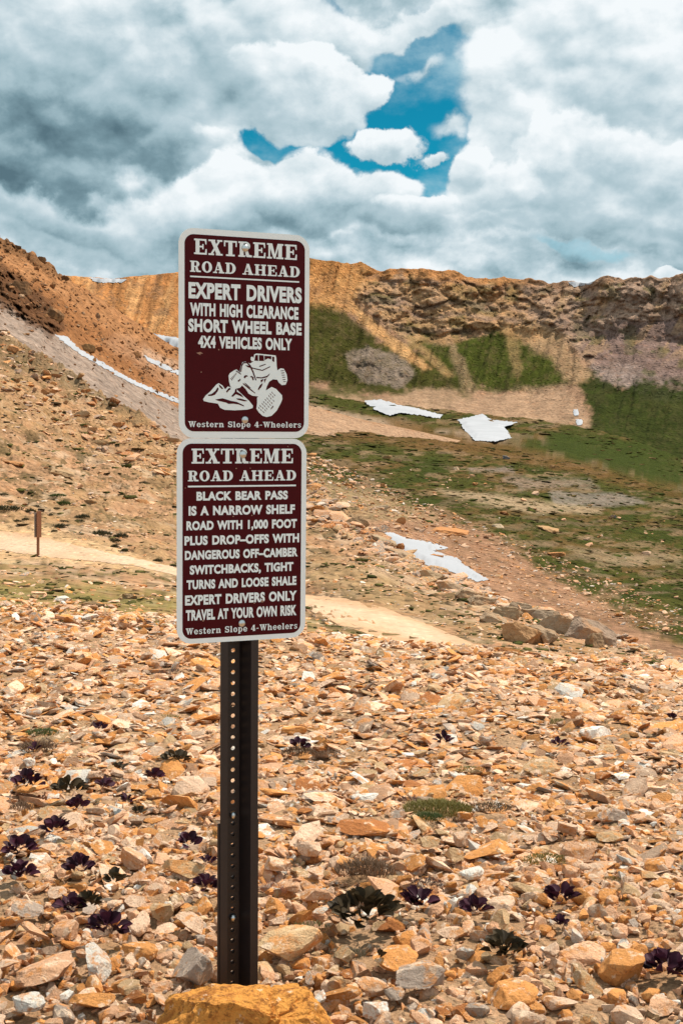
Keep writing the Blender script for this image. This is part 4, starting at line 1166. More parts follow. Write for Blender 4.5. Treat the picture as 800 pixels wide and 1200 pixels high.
# --- slab-serif glyphs as overlapping pieces (cap height 1); every piece lies a hair above the one before
def R_(a, b, c, d): return [(a, b), (c, b), (c, d), (a, d)]


def ring(cx, cy, rx, ry, ix, iy, a0=0, a1=360, n=28):
    out = []
    for k in range(n):
        t0 = math.radians(a0 + (a1 - a0) * k / n); t1 = math.radians(a0 + (a1 - a0) * (k + 1) / n)
        out.append([(cx + ix * math.cos(t0), cy + iy * math.sin(t0)), (cx + rx * math.cos(t0), cy + ry * math.sin(t0)),
                    (cx + rx * math.cos(t1), cy + ry * math.sin(t1)), (cx + ix * math.cos(t1), cy + iy * math.sin(t1))])
    return out


def GE():
    return [R_(.1, 0, .36, 1), R_(0, 0, .84, .11), R_(0, .89, .82, 1), R_(.3, .45, .6, .56), R_(.54, .34, .63, .67), [(.72, .1), (.84, .1), (.84, .36), (.76, .36)], [(.76, .66), (.82, .66), (.82, .9), (.70, .9)]], .88
def GX():
    return [[(.12, .98), (.40, .98), (.86, .02), (.56, .02)], [(.10, .02), (.24, .02), (.82, .98), (.68, .98)], R_(0, 0, .38, .11), R_(.5, 0, .95, .11), R_(0, .89, .46, 1), R_(.58, .89, .93, 1)], .97
def GT():
    return [R_(.3, 0, .57, 1), R_(0, .89, .87, 1), R_(.14, 0, .73, .11), R_(0, .62, .09, .9), R_(.78, .62, .87, .9)], .90
def GR():
    return [R_(.1, 0, .36, 1), R_(0, 0, .46, .11), R_(0, .89, .5, 1), R_(.3, .45, .5, .55)] + ring(.48, .725, .32, .275, .07, .175, -90, 90) + \
        [[(.42, .5), (.62, .5), (.72, .16), (.50, .05)], R_(.58, 0, .92, .10), [(.50, .04), (.72, .16), (.92, .12), (.92, 0), (.60, 0)]], .94
def GM():
    return [R_(.1, 0, .22, 1), R_(.78, 0, 1.04, 1), [(.1, 1), (.36, 1), (.62, .02), (.46, .02)], [(.46, .02), (.58, .02), (.86, 1), (.74, 1)], R_(0, 0, .34, .11), R_(.66, 0, 1.14, .11), R_(0, .89, .3, 1), R_(.82, .89, 1.14, 1)], 1.17
def GO():
    return ring(.44, .5, .44, .515, .18, .40), .90
def GA():
    return [[(.12, .02), (.24, .02), (.50, 1), (.40, 1)], [(.36, 1), (.58, 1), (.90, .02), (.60, .02)], R_(.22, .27, .7, .37), R_(0, 0, .36, .11), R_(.5, 0, 1.0, .11)], 1.0
def GD():
    return [R_(.1, 0, .36, 1), R_(0, 0, .46, .11), R_(0, .89, .46, 1)] + ring(.42, .5, .48, .5, .20, .39, -90, 90), .93
def GH():
    return [R_(.1, 0, .36, 1), R_(.68, 0, .94, 1), R_(.3, .45, .72, .56), R_(0, 0, .46, .11), R_(.58, 0, 1.04, .11), R_(0, .89, .46, 1), R_(.58, .89, 1.04, 1)], 1.08
def GW():
    return [[(.08, 1), (.34, 1), (.50, 0), (.38, 0)], [(.38, 0), (.50, 0), (.72, 1), (.60, 1)], [(.56, 1), (.82, 1), (.96, 0), (.84, 0)], [(.84, 0), (.96, 0), (1.22, 1), (1.10, 1)], R_(0, .88, .44, 1), R_(.5, .88, .9, 1), R_(1.0, .88, 1.32, 1)], 1.32
def Ge():
    return ring(.34, .36, .34, .38, .13, .27, 25, 335) + [R_(.1, .32, .66, .42), [(.50, .34), (.68, .34), (.66, .50), (.54, .56)]], .72
def Gs():
    return ring(.29, .54, .26, .20, .08, .10, 20, 250, 14) + ring(.31, .20, .27, .21, .08, .10, -160, 80, 14) + [[(.08, .52), (.2, .36), (.56, .24), (.40, .42)], R_(.03, 0, .10, .26), R_(.48, .50, .55, .73)], .62
def Gt():
    return [R_(.12, .08, .32, .95), R_(0, .63, .5, .73), [(.12, .1), (.32, .14), (.52, .2), (.50, .04), (.30, 0), (.2, 0)]], .55
def Gr():
    return [R_(.08, 0, .29, .72), R_(0, 0, .42, .1), R_(0, .64, .25, .74)] + ring(.44, .48, .22, .26, .05, .14, 40, 180, 10) + ring(.54, .60, .10, .10, 0, 0, 0, 360, 10), .66
def Gn():
    return [R_(.08, 0, .29, .72), R_(.52, 0, .73, .5), R_(0, 0, .38, .1), R_(.43, 0, .83, .1), R_(0, .64, .25, .74)] + ring(.48, .46, .25, .29, .05, .15, 0, 150, 12), .87
def GS():
    return ring(.38, .73, .36, .285, .13, .17, 20, 262, 18) + ring(.40, .29, .37, .30, .13, .18, -165, 85, 18) + [[(.10, .66), (.22, .48), (.74, .34), (.62, .54)], R_(.02, 0, .11, .36), R_(.66, .62, .75, 1)], .82
def Gl():
    return [R_(.1, 0, .31, 1), R_(0, 0, .42, .1), R_(0, .9, .25, 1)], .46
def Go():
    return ring(.35, .36, .35, .38, .13, .27), .74
def Gp():
    return [R_(.08, -.28, .29, .72), R_(0, -.28, .42, -.18), R_(0, .64, .25, .74)] + ring(.40, .36, .34, .37, .14, .26, -160, 160), .80
def G4():
    return [R_(.40, 0, .64, 1), R_(0, .24, .80, .35), [(0, .3), (.14, .3), (.50, 1), (.40, 1)], R_(.30, 0, .74, .1)], .84
def Gm(): return [R_(.04, .34, .40, .46)], .46
def Gh():
    g = Gn()[0]; return [R_(.08, 0, .29, 1), R_(0, .9, .25, 1)] + [g[1], g[2], g[3]] + g[5:], .87


GL = {'E': GE, 'X': GX, 'T': GT, 'R': GR, 'M': GM, 'O': GO, 'A': GA, 'D': GD, 'H': GH, 'W': GW, 'e': Ge, 's': Gs, 't': Gt, 'r': Gr, 'n': Gn, 'S': GS, 'l': Gl, 'o': Go, 'p': Gp, '4': G4, '-': Gm, 'h': Gh}


def slab_tris(s, gap=.07, word=.5):
    out = []; x = 0; k = 0
    for ch in s:
        if ch == ' ': x += word; continue
        pcs, w = GL[ch]()
        for p in pcs:
            V = np.array(p, float); V[:, 0] += x; n = len(V)
            out.append((V, np.array([[0, i, i + 1] for i in range(1, n - 1)]), k * 1.0)); k += 1
        x += w + gap; k = 0
    return out


def put_text(pieces, quad, y0, cap=None, dy=.0):
    """fit text pieces to quad = ((xL, zTop, zBot), (xR, zTop, zBot)); returns verts, faces"""
    (xl, tl, bl_), (xr, tr, br) = quad
    allv = np.vstack([p[0] for p in pieces]); x0, x1 = allv[:, 0].min(), allv[:, 0].max()
    lo, hi = (0, 1) if cap is None else cap
    Vs, Fs, k = [], [], 0
    for V, Fc, lev in pieces:
        s = (V[:, 0] - x0) / (x1 - x0); h = (V[:, 1] - lo) / (hi - lo)
        top = tl + (tr - tl) * s; bot = bl_ + (br - bl_) * s
        Vs.append(np.c_[xl + (xr - xl) * s, np.full(len(V), y0 - lev * .00003), bot + (top - bot) * h]); Fs.append(Fc + k); k += len(V)
    return np.vstack(Vs), np.vstack(Fs)


def quad_from(Z, x0, x1, l, r):
    a, b = Z(x0, l[0]), Z(x0, l[1]); c, d = Z(x1, r[0]), Z(x1, r[1])
    # straighten: letters are printed square to the plate
    t = (a[1] + c[1]) / 2; bt = (b[1] + d[1]) / 2
    return ((a[0] + b[0]) / 2, t, bt), ((c[0] + d[0]) / 2, t, bt)


def orient(V, Fc):
    """make every triangle face the viewer (-y)"""
    a, b, c = V[Fc[:, 0]], V[Fc[:, 1]], V[Fc[:, 2]]
    n = np.cross(b - a, c - a)[:, 1]; Fc = Fc.copy(); fl = n > 0; Fc[fl] = Fc[fl][:, ::-1]; return Fc


def dome(name, cx, cy, cz, r, parent, h=.55):
    bm = bmesh.new(); n = 18; rings_ = [(r * 1.0, 0), (r * 1.0, -r * .12), (r * .93, -r * .32), (r * .72, -r * .52), (r * .42, -r * h * 1.18), (r * .12, -r * h * 1.27)]
    prev = None
    for rr, yy in rings_:
        cur = [bm.verts.new((cx + rr * math.cos(2 * math.pi * i / n), cy + yy, cz + rr * math.sin(2 * math.pi * i / n))) for i in range(n)]
        if prev:
            for i in range(n): bm.faces.new((prev[i], prev[(i + 1) % n], cur[(i + 1) % n], cur[i]))
        prev = cur
    bm.faces.new(prev); bmesh.ops.recalc_face_normals(bm, faces=bm.faces)
    for f_ in bm.faces: f_.smooth = True
    me = bpy.data.meshes.new(name); bm.to_mesh(me); bm.free()
    return link(name, me, M_bolt, parent)


def build_sign(Z, dx, dz, roll, lines, lab, fieldpx, bolts, extra=None):
    p = plate('sign_panel', rrect(SW, SH, .034, 10), 0, .0022, M_white, root)
    p.location = (dx, 0, LZ + dz); p.rotation_euler = (0, roll, 0); p['label'] = lab
    (fx0, fz1), (fx1, fz0) = Z(fieldpx[0], fieldpx[2]), Z(fieldpx[1], fieldpx[3])
    poly = [(x + (fx0 + fx1) / 2, z + (fz0 + fz1) / 2) for x, z in rrect(fx1 - fx0, fz1 - fz0, .021, 10)]
    plate('printed_field', poly, -.0004, 0.0005, M_maroon, p)
    groups = {}
    for kind, txt, x0, x1, l, r in lines:
        q = quad_from(Z, x0, x1, l, r)
        if kind == 'rule':
            V = np.array([(q[0][0], -.0008, q[0][1]), (q[1][0], -.0008, q[0][1]), (q[1][0], -.0008, q[0][2]), (q[0][0], -.0008, q[0][2])]); Fc = np.array([[0, 1, 2], [0, 2, 3]])
        elif kind == 'slab': V, Fc = put_text(slab_tris(txt), q, -.0008)
        elif kind == 'foot': V, Fc = put_text(slab_tris(txt, .10, .55), q, -.0008)
        else:
            w = x1 - x0
            pcs = text_tris(txt, .050, 1.08, 1.3); ref = text_tris('H', .040)[0][0]
            V, Fc = put_text(pcs, q, -.0008, cap=(ref[:, 1].min(), ref[:, 1].max()))
        Fc = orient(V, Fc)
        nm = 'rule_line' if kind == 'rule' else 'lettering'
        o = link(nm, make_mesh(nm, V, Fc, smooth=False), M_print, p)
        if kind != 'rule': o['label'] = 'line of white letters reading ' + txt
    for bx, bz in bolts:
        x, z = Z(bx, bz); dome('bolt', x, -.0006, z, .0086, p)
    if extra: extra(p)
    return p


UL = [('slab', 'EXTREME', 158, 662, (91, 165), (112, 186)), ('slab', 'ROAD AHEAD', 138, 676, (197, 250), (218, 271)), ('rule', '', 138, 674, (268, 275), (290, 297)),
      ('sans', 'EXPERT DRIVERS', 130, 687, (303, 378), (319, 395)), ('sans', 'WITH HIGH CLEARANCE', 137, 671, (402, 463), (415, 475)),
      ('sans', 'SHORT WHEEL BASE', 128, 687, (480, 541), (492, 552)), ('sans', '4X4 VEHICLES ONLY', 176, 640, (562, 618), (570, 627)),
      ('foot', 'Western Slope 4-Wheelers', 126, 685, (981, 1009), (981, 1009))]
LL = [('slab', 'EXTREME', 148, 645, (105, 178), (103, 175)), ('slab', 'ROAD AHEAD', 130, 660, (213, 266), (210, 260)), ('rule', '', 130, 660, (288, 296), (281, 289)),
      ('sans', 'BLACK BEAR PASS', 172, 620, (318, 361), (312, 354)), ('sans', 'IS A NARROW SHELF', 133, 655, (390, 434), (380, 426)),
      ('sans', 'ROAD WITH 1,000 FOOT', 122, 665, (464, 508), (453, 496)), ('sans', 'PLUS DROP\u2013OFFS WITH', 112, 676, (538, 583), (525, 568)),
      ('sans', 'DANGEROUS OFF\u2013CAMBER', 114, 669, (612, 656), (595, 638)), ('sans', 'SWITCHBACKS, TIGHT', 138, 648, (684, 728), (668, 711)),
      ('sans', 'TURNS AND LOOSE SHALE', 122, 663, (758, 803), (738, 781)), ('sans', 'EXPERT DRIVERS ONLY', 114, 665, (835, 883), (810, 858)),
      ('sans', 'TRAVEL AT YOUR OWN RISK', 118, 664, (908, 960), (882, 932)), ('foot', 'Western Slope 4-Wheelers', 117, 667, (1000, 1031), (968, 999))]


# the white climbing-vehicle picture, traced from an enlarged view (800 x 633 over 120 x 95 photo pixels)
def J(x, y): return HU(225 + x * .15, 405 + y * .15)


def emblem(parent):
    white = [
        [(82, 412), (100, 385), (140, 350), (185, 298), (205, 286), (235, 305), (256, 335), (275, 312), (300, 318), (335, 322), (362, 350), (400, 385), (440, 420), (474, 462), (470, 480), (430, 492), (330, 498), (250, 494), (215, 478), (198, 446), (130, 436), (88, 426)],
        # far front wheel
        [(282, 228), (292, 208), (325, 186), (345, 178), (372, 205), (392, 250), (392, 300), (370, 322), (330, 330), (296, 312), (286, 275)],
        # body and bonnet
        [(372, 190), (378, 150), (392, 122), (415, 118), (450, 132), (475, 118), (500, 108), (640, 128), (660, 150), (664, 185), (690, 168), (715, 172), (738, 215), (744, 260), (730, 296), (700, 300), (676, 280), (664, 258), (630, 254), (600, 274), (582, 310),
         (572, 350), (545, 380), (512, 388), (470, 384), (440, 368), (415, 330), (385, 300), (375, 240)],
        # near front wheel
        [(505, 400), (530, 370), (570, 345), (620, 314), (655, 330), (702, 380), (704, 410), (692, 440), (660, 500), (620, 540), (580, 550), (548, 540), (520, 515), (500, 485), (506, 440)],
        # windscreen and roll cage
        [(474, 118), (482, 62), (500, 54), (650, 68), (656, 84), (660, 160), (642, 150), (640, 128), (560, 116)],
        [(456, 84), (468, 78), (480, 92), (478, 112), (464, 116), (455, 102)]]
    dark = [
        # rock cracks
        [(118, 378), (150, 370), (180, 345), (196, 318), (204, 330), (196, 350), (176, 376), (150, 386), (124, 386)],
        [(205, 294), (226, 312), (240, 330), (230, 332), (212, 318)],
        [(176, 414), (235, 404), (300, 424), (345, 432), (400, 458), (404, 468), (360, 452), (318, 446), (280, 448), (262, 438), (200, 424)],
        [(302, 388), (330, 355), (334, 330), (346, 334), (345, 352), (380, 372), (400, 398), (360, 380), (338, 372), (316, 392)],
        [(340, 405), (372, 406), (395, 412), (432, 424), (408, 428), (372, 420), (350, 414)],
        [(262, 350), (282, 326), (296, 322), (298, 334), (282, 344), (270, 360)],
        # windscreen openings
        [(484, 110), (492, 66), (512, 66), (514, 112)], [(520, 112), (520, 66), (556, 68), (560, 112)], [(564, 106), (562, 72), (618, 74), (616, 100), (590, 92)], [(624, 112), (624, 78), (640, 80), (640, 120)],
        # bonnet lines
        [(412, 144), (440, 150), (470, 164), (545, 182), (608, 152), (606, 160), (546, 190), (470, 172), (430, 160)],
        [(520, 152), (572, 134), (574, 140), (526, 158)],
        [(500, 236), (540, 240), (582, 228), (606, 208), (600, 222), (584, 240), (540, 248), (500, 246)],
        # grille guard hoop
        [(374, 196), (380, 146), (398, 122), (428, 120), (455, 146), (478, 196), (500, 262), (492, 264), (470, 204), (446, 154), (424, 130), (402, 132), (388, 152), (382, 198)],
        # headlights and bumper slots
        [(400, 244), (404, 228), (420, 222), (432, 228), (432, 236), (420, 234), (412, 248)], [(448, 236), (462, 228), (478, 240), (480, 262), (470, 262), (464, 242)],
        [(396, 284), (440, 318), (492, 362), (488, 366), (436, 328), (394, 292)], [(404, 280), (420, 290), (455, 322), (452, 326), (420, 300)],
        [(532, 262), (556, 250), (550, 268), (538, 282)], [(528, 300), (548, 284), (546, 300), (536, 318), (514, 342), (512, 330)], [(560, 256), (580, 246), (572, 262), (562, 284)],
        [(352, 268), (374, 250), (376, 262), (360, 276)], [(336, 190), (346, 188), (380, 214), (378, 220)], [(614, 482), (632, 458), (634, 470), (612, 492)]]
    # tyre lugs
    r = random.Random(3)
    for k in range(9):
        x = 514 + k * 13; y = 506 - k * 15
        for j in range(3):
            xx, yy = x + j * 17 + r.uniform(-2, 2), y - 34 + j * 17 + r.uniform(-2, 2)
            if k > 6 and j == 2: continue
            dark.append([(xx, yy), (xx + 4, yy - 2), (xx + 13, yy + 13), (xx + 9, yy + 15)])
    for k in range(6):
        dark.append([(296 + k * 9, 250 - k * 9), (300 + k * 9, 246 - k * 9), (312 + k * 6, 262 - k * 9), (308 + k * 6, 265 - k * 9)])
        dark.append([(690 + k * 4, 186 + k * 17), (716 + k * 3, 184 + k * 17), (717 + k * 3, 189 + k * 17), (692 + k * 4, 191 + k * 17)])
    def build(nm, polys, y0, mat, step):
        Vs, Fs, k = [], [], 0
        for i, p in enumerate(polys):
            from mathutils.geometry import tessellate_polygon
            P = [J(*q) for q in p]; tr = tessellate_polygon([[Vector((a, b, 0)) for a, b in P]])
            Vs.append(np.array([(a, y0 - (i % 6) * .00003, b) for a, b in P])); Fs.append(np.array(tr) + k); k += len(P)
        V, Fc = np.vstack(Vs), np.vstack(Fs)
        return link(nm, make_mesh(nm, V, orient(V, Fc), smooth=False), mat, parent)
    e = build('emblem', white, -.0008, M_print, 0); e['label'] = 'white picture of an off-road vehicle climbing over boulders'
    d = build('emblem_detail', dark, -.0012, M_maroon, 0)
    s = build('scuff_mark', [[(30, 52), (62, 44), (84, 56), (60, 60), (66, 70), (50, 62)], [(200, 22), (210, 20), (212, 30), (204, 32)], [(64, 198), (72, 196), (74, 204), (66, 206)]], -.0008, M_scuff, 0)


def low_scuffs(parent):
    P = [(367, 202, 4), (436, 200, 3), (117, 300, 3), (352, 440, 4), (444, 434, 4), (495, 862, 8), (456, 872, 4), (203, 962, 5), (620, 92, 3)]
    Vs, Fs = [], []
    for i, (x, y, r) in enumerate(P):
        q = [ZL(x + r * math.cos(a) * 1.0, y + r * math.sin(a) * .8) for a in (0, 1.1, 2.3, 3.3, 4.4, 5.5)]
        Vs.append(np.array([(a, -.0011, b) for a, b in q])); Fs.append(np.array([[0, 1, 2], [0, 2, 3], [0, 3, 4], [0, 4, 5]]) + 6 * i)
    V, Fc = np.vstack(Vs), np.vstack(Fs); link('scuff_mark', make_mesh('scuff_mark', V, orient(V, Fc), smooth=False), M_scuff, parent)


build_sign(ZU, .0023, .2291, -.0012, UL, 'upper maroon panel warning expert drivers, with a white vehicle picture', (112, 701, 65, 1031), [(408, 133), (406, 972)], emblem)
build_sign(ZL, -.0023, -.2291, .0013, LL, 'lower maroon panel warning of a narrow shelf road with drop-offs', (105, 683, 80, 1017), [(400, 133), (394, 973)], low_scuffs)


def channel(name, z0, z1, hw, depth, y0, holes_c, parent, th=.0028, flip=0.0, label=None, xo=0.0):
    """flanged U channel with a row of punched holes down its web"""
    fl = .0165; wb = .0165
    prof = [(-hw, 0), (-hw + fl, 0), (-wb, depth), (wb, depth), (hw - fl, 0), (hw, 0)]
    bm = bmesh.new(); pitch = .0254; rh = .0050
    n = int(round((z1 - z0) / pitch)); zz = [z0 + i * pitch for i in range(n + 1)]
    V = lambda x, y, z: bm.verts.new((x + xo, y0 + y, z))
    # continuous sides
    cols_ = [[V(x, y, z) for z in zz] for x, y in prof]
    for a in (0, 1, 3, 4):
        for i in range(n): bm.faces.new((cols_[a][i], cols_[a + 1][i], cols_[a + 1][i + 1], cols_[a][i + 1]))
    L, Rr = cols_[2], cols_[3]
    for i in range(n):
        cz = (zz[i] + zz[i + 1]) / 2; m = 12
        ring_ = [V(rh * math.cos(math.radians(225 + 30 * k)), depth, cz + rh * math.sin(math.radians(225 + 30 * k))) for k in range(m)]
        q = [L[i], Rr[i], Rr[i + 1], L[i + 1]]
        for s_ in range(4):
            a, b = q[s_], q[(s_ + 1) % 4]; r4 = [ring_[(3 * s_ + k) % m] for k in range(4)]
            bm.faces.new((a, b, r4[3], r4[2])); bm.faces.new((a, r4[2], r4[1])); bm.faces.new((a, r4[1], r4[0]))
    me = bpy.data.meshes.new(name); bm.normal_update(); bm.to_mesh(me); bm.free()
    o = link(name, me, M_steel, parent)
    md = o.modifiers.new('thickness', 'SOLIDIFY'); md.thickness = th; md.offset = 0
    if label: o['label'] = label
    return o


PX_ = -.0075
channel('post', .012, 1.74, .0450, .047, .0050, 0, root, xo=PX_, label='dark brown punched steel channel post')
channel('base_post', -.25 + .0127, .4353, .0490, .047, .0088, 0, root, xo=PX_ - .0012, label='shorter steel channel driven into the ground behind the post')
for bz in (.432 - .006, .182): dome('bolt', PX_, .0470, bz, .0085, root)
# bolts' shanks between panels and web
for bx, bz in ((ZU(408, 133)[0], ZU(408, 133)[1] + .2291), (ZU(406, 972)[0], ZU(406, 972)[1] + .2291), (ZL(400, 133)[0], ZL(400, 133)[1] - .2291), (ZL(394, 973)[0], ZL(394, 973)[1] - .2291)):
    bm = bmesh.new(); bmesh.ops.create_cone(bm, cap_ends=True, segments=10, radius1=.004, radius2=.004, depth=.062, matrix=Matrix.Translation((bx, .0335, LZ + bz)) @ Matrix.Rotation(math.pi / 2, 4, 'X'))
    me = bpy.data.meshes.new('bolt_shank'); bm.to_mesh(me); bm.free(); link('bolt_shank', me, M_bolt, root)

# --- the thin marker post beside the track, far left
M_wood = plain('weathered_brown_post', (.22, .085, .035), .7, nscale=4, namt=.3)
M_alu = plain('grey_sign_back', (.30, .25, .22), .55, nscale=4, namt=.2)
mp = on_sheet(HS, 45, 652)[0]; mh = 54 * mp[1] / F
mk = thing('trail_marker', 'thin brown marker post with a narrow panel beside the dirt track at the left', 'marker post', tuple(mp))
mk.rotation_euler = (0, math.radians(1.6), math.radians(52))


def boxobj(name, x0, x1, y0, y1, z0, z1, mat, parent, bev=.0):
    bm = bmesh.new(); bmesh.ops.create_cube(bm, size=1, matrix=Matrix.Translation(((x0 + x1) / 2, (y0 + y1) / 2, (z0 + z1) / 2)) @ Matrix.Diagonal((x1 - x0, y1 - y0, z1 - z0, 1)))
    if bev: bmesh.ops.bevel(bm, geom=bm.edges[:], offset=bev, segments=2, affect='EDGES')
    me = bpy.data.meshes.new(name); bm.to_mesh(me); bm.free(); return link(name, me, mat, parent)


boxobj('post', -.03, .03, -.028, .028, -.2, mh * .97, M_wood, mk, .006)
boxobj('sign_panel', -.085, .085, .032, .052, mh * .42, mh * .96, M_alu, mk, .004)
boxobj('sign_panel', -.075, .075, -.050, -.032, mh * .42, mh * 1.0, M_wood, mk, .004)['label'] = 'brown front panel of the marker'


# ------------------------------------------------------------------ plants
M_leaf = plain('dark_purple_leaf', (.040, .014, .026), .6, spec=.18, nscale=25, namt=.45, trans=.12, objcol=True)
M_blade = plain('grass_blades', (.1, .1, .03), .8, nscale=9, namt=.5, trans=.25, objcol=True)
M_twig = plain('dry_twigs', (.1, .1, .03), .9, nscale=9, namt=.4, objcol=True)


def leaf_mesh(seed, ln=1.0, wd=.74):
    r = random.Random(seed); n = 7; V = []; Fc = []
    curl = r.uniform(.1, .5); cup = r.uniform(.1, .28)
    for i in range(n):
        t = i / (n - 1); w = wd * (math.sin(math.pi * min(1, t * .93 + .05)) ** .62) * (.32 + .68 * sstep(np.float64(t), 0, .45)) * .5
        if t > .9: w *= .6
        z = math.sin(t * 1.5) * curl * .6; x = t * ln
        for s_ in (-1, -.5, 0, .5, 1):
            V.append((x, s_ * w * (1 + r.uniform(-.06, .06)), z + cup * w * s_ * s_ * 2 + r.uniform(-.012, .012)))
    for i in range(n - 1):
        for k in range(4): a = i * 5 + k; Fc.append((a, a + 1, a + 6, a + 5))
    me = make_mesh('leaf', V, Fc); me.materials.append(M_leaf); return me


LEAVES = [leaf_mesh(i) for i in range(6)]
PR = random.Random(9)


def purple_plant(px, py, w, label, col=(.040, .014, .026), n=None, upright=.5):
    p = ground_at(px, py + 3); R0 = w * p[1] / F / 2 * (1.32 if w > 60 else 1.5)
    t = thing('purple_plant', label, 'plant', (p[0], p[1] + R0 * .3, p[2] + .034), 'dark purple leafy plants among the stones')
    n = n or max(10, min(30, int(w / 1.6)))
    for i in range(n):
        o = bpy.data.objects.new('leaf', LEAVES[PR.randrange(6)]); C.objects.link(o); o.parent = t
        a = i * 2.4 + PR.uniform(-.4, .4); q = (i + .5) / n
        ll = R0 * PR.uniform(.60, .95) * (1.05 - .25 * q); ll = min(max(ll, .014), .027 + R0 * .14)
        q = PR.random() if i > n * .45 else q
        rr = max(0, R0 - ll * .9) * (1 - q) * .80
        o.location = (rr * math.cos(a), rr * math.sin(a) * .8, R0 * .08 + q * R0 * .30); el = math.radians(PR.uniform(-4, 30) + 70 * q * upright)
        o.rotation_euler = (PR.uniform(-.8, .8), -el, a + PR.uniform(-.5, .5)); o.scale = (ll,) * 3
        j = PR.uniform(.6, 1.6); o.color = (col[0] * j, col[1] * j, col[2] * j, 1)
    return t


GRN = (.045, .030, .014)
pp = [(80, 1080, 32, 'dark purple clump left of the two big dark leaves at the lower left', None), (125, 1108, 46, 'biggest dark rosette at the lower left above the white stone', None),
      (134, 1047, 24, 'rounded dark cup of leaves right of the lower left clump', GRN), (104, 1076, 30, 'green-black leaves joined between the lower left clumps', GRN),
      (92, 1034, 34, 'purple plant above the lower left clumps', None), (22, 1012, 38, 'purple leaves at the left edge beside the orange red-topped stone', None), (22, 1042, 36, 'flat purple leaves at the left edge under the pale stone', None),
      (65, 988, 36, 'reddish purple plant left of the yellowish wedge stone', None), (30, 932, 38, 'low dark red plant near the left edge', None), (80, 940, 38, 'grey-green rosette right of the low dark red plant', GRN),
      (90, 958, 26, 'small purple-red plant under the grey-green rosette', None), (140, 911, 18, 'small round dark plant at upper left of the rubble', GRN), (122, 932, 20, 'small dark plant between the round one and the grey-green rosette', None),
      (148, 950, 16, 'tiny dark plant with two leaves left of the post', None), (180, 922, 22, 'dark maroon plant left of the post at mid height', None), (162, 964, 16, 'tiny upright dark plant above the wedge stone', GRN),
      (220, 1003, 28, 'purple plant touching the top right of the wedge stone', None), (243, 1024, 18, 'dark red leaves between wedge stone and post', None), (241, 1054, 30, 'purple plant pressed against the left side of the post', None),
      (428, 1096, 92, 'large round dark green and purple rosette right of the post', GRN), (490, 1076, 42, 'brownish purple plant right of the large rosette', None), (557, 1084, 34, 'purple plant with open leaves between the dark plants', None),
      (658, 1070, 38, 'dark purple mound under the long tilted stone', None), (657, 1098, 18, 'small dark tuft below the purple mound at right', None), (590, 1136, 52, 'spreading grey-purple rosette near the bottom right', GRN),
      (780, 1158, 50, 'long-leaved black-purple plant at the right edge', None), (444, 1138, 18, 'single upright dark green leaf left of the bottom centre stones', GRN),
      (655, 882, 20, 'reddish plant in the upper right rubble', None), (786, 848, 12, 'tiny red plant at the far right rubble edge', None), (40, 888, 14, 'tiny dark plant in the upper left rubble', None), (350, 884, 22, 'dark plant right of the post in the upper rubble', None),
      (205, 902, 30, 'dark brown plant left of the post in the upper rubble', GRN), (520, 878, 22, 'dim purple plant in the middle of the upper rubble', None), (116, 862, 16, 'tiny dark plant under the back edge of the rubble at left', None)]
for px, py, w, lab, c in pp:
    up = .5
    purple_plant(px, py, w, lab, c or (.040, .010, .020), n=3 if 'single' in lab else (64 if w > 80 else None), upright=1.0 if 'upright' in lab else .45)


def tuft_mesh(seed, n, h, spread_x, spread_y, thin=.018, lean=.6, mound=True):
    r = random.Random(seed); V = []; Fc = []
    for i in range(n):
        a = r.uniform(0, 6.283); q = math.sqrt(r.random()); x = q * math.cos(a) * spread_x; y = q * math.sin(a) * spread_y
        z0 = (1 - q * q) * h * .35 if mound else 0
        L = h * r.uniform(.35, 1) * (1 - .45 * q); la = r.uniform(0, 6.283); ln = r.uniform(.1, lean) * L
        dx, dy = math.cos(la) * ln + x / spread_x * L * .4, math.sin(la) * ln + y / spread_y * L * .4; wx, wy = -math.sin(la) * thin, math.cos(la) * thin
        k = len(V)
        V += [(x - wx, y - wy, z0 - .02), (x + wx, y + wy, z0 - .02), (x + dx * .45 + wx * .7, y + dy * .45 + wy * .7, z0 + L * .6), (x + dx * .45 - wx * .7, y + dy * .45 - wy * .7, z0 + L * .6), (x + dx, y + dy, z0 + L)]
        Fc += [(k, k + 1, k + 2, k + 3), (k + 3, k + 2, k + 4, k + 4)]
    bm = bmesh.new(); vs = [bm.verts.new(v) for v in V]
    for f_ in Fc:
        try: bm.faces.new([vs[i] for i in dict.fromkeys(f_)])
        except ValueError: pass
    me = bpy.data.meshes.new('tuft'); bm.to_mesh(me); bm.free(); return me


def put_tuft(px, py, w, hpx, col, label, name='grass_tuft', n=260, thin=.012, mat=None, group='tufts of grass and moss among the stones', cat='grass tuft', lean=.6, asp=.7, seed=None, colj=True):
    p = ground_at(px, py); s = w * p[1] / F / 2; low = .40 if col[0] < .16 or col[1] > .13 else .7
    me = tuft_mesh(seed if seed is not None else int(px * 7 + py), int(n * 1.5), hpx * low * p[1] / F / s, 1.0, asp, thin, lean + .7)
    me.materials.append(mat or M_blade)
    o = bpy.data.objects.new(name, me); C.objects.link(o); o.location = (p[0], p[1], p[2] + .012); o.scale = (s, s, s); o.color = (*col, 1)
    o['label'] = label; o['category'] = cat; o['group'] = group
    return o


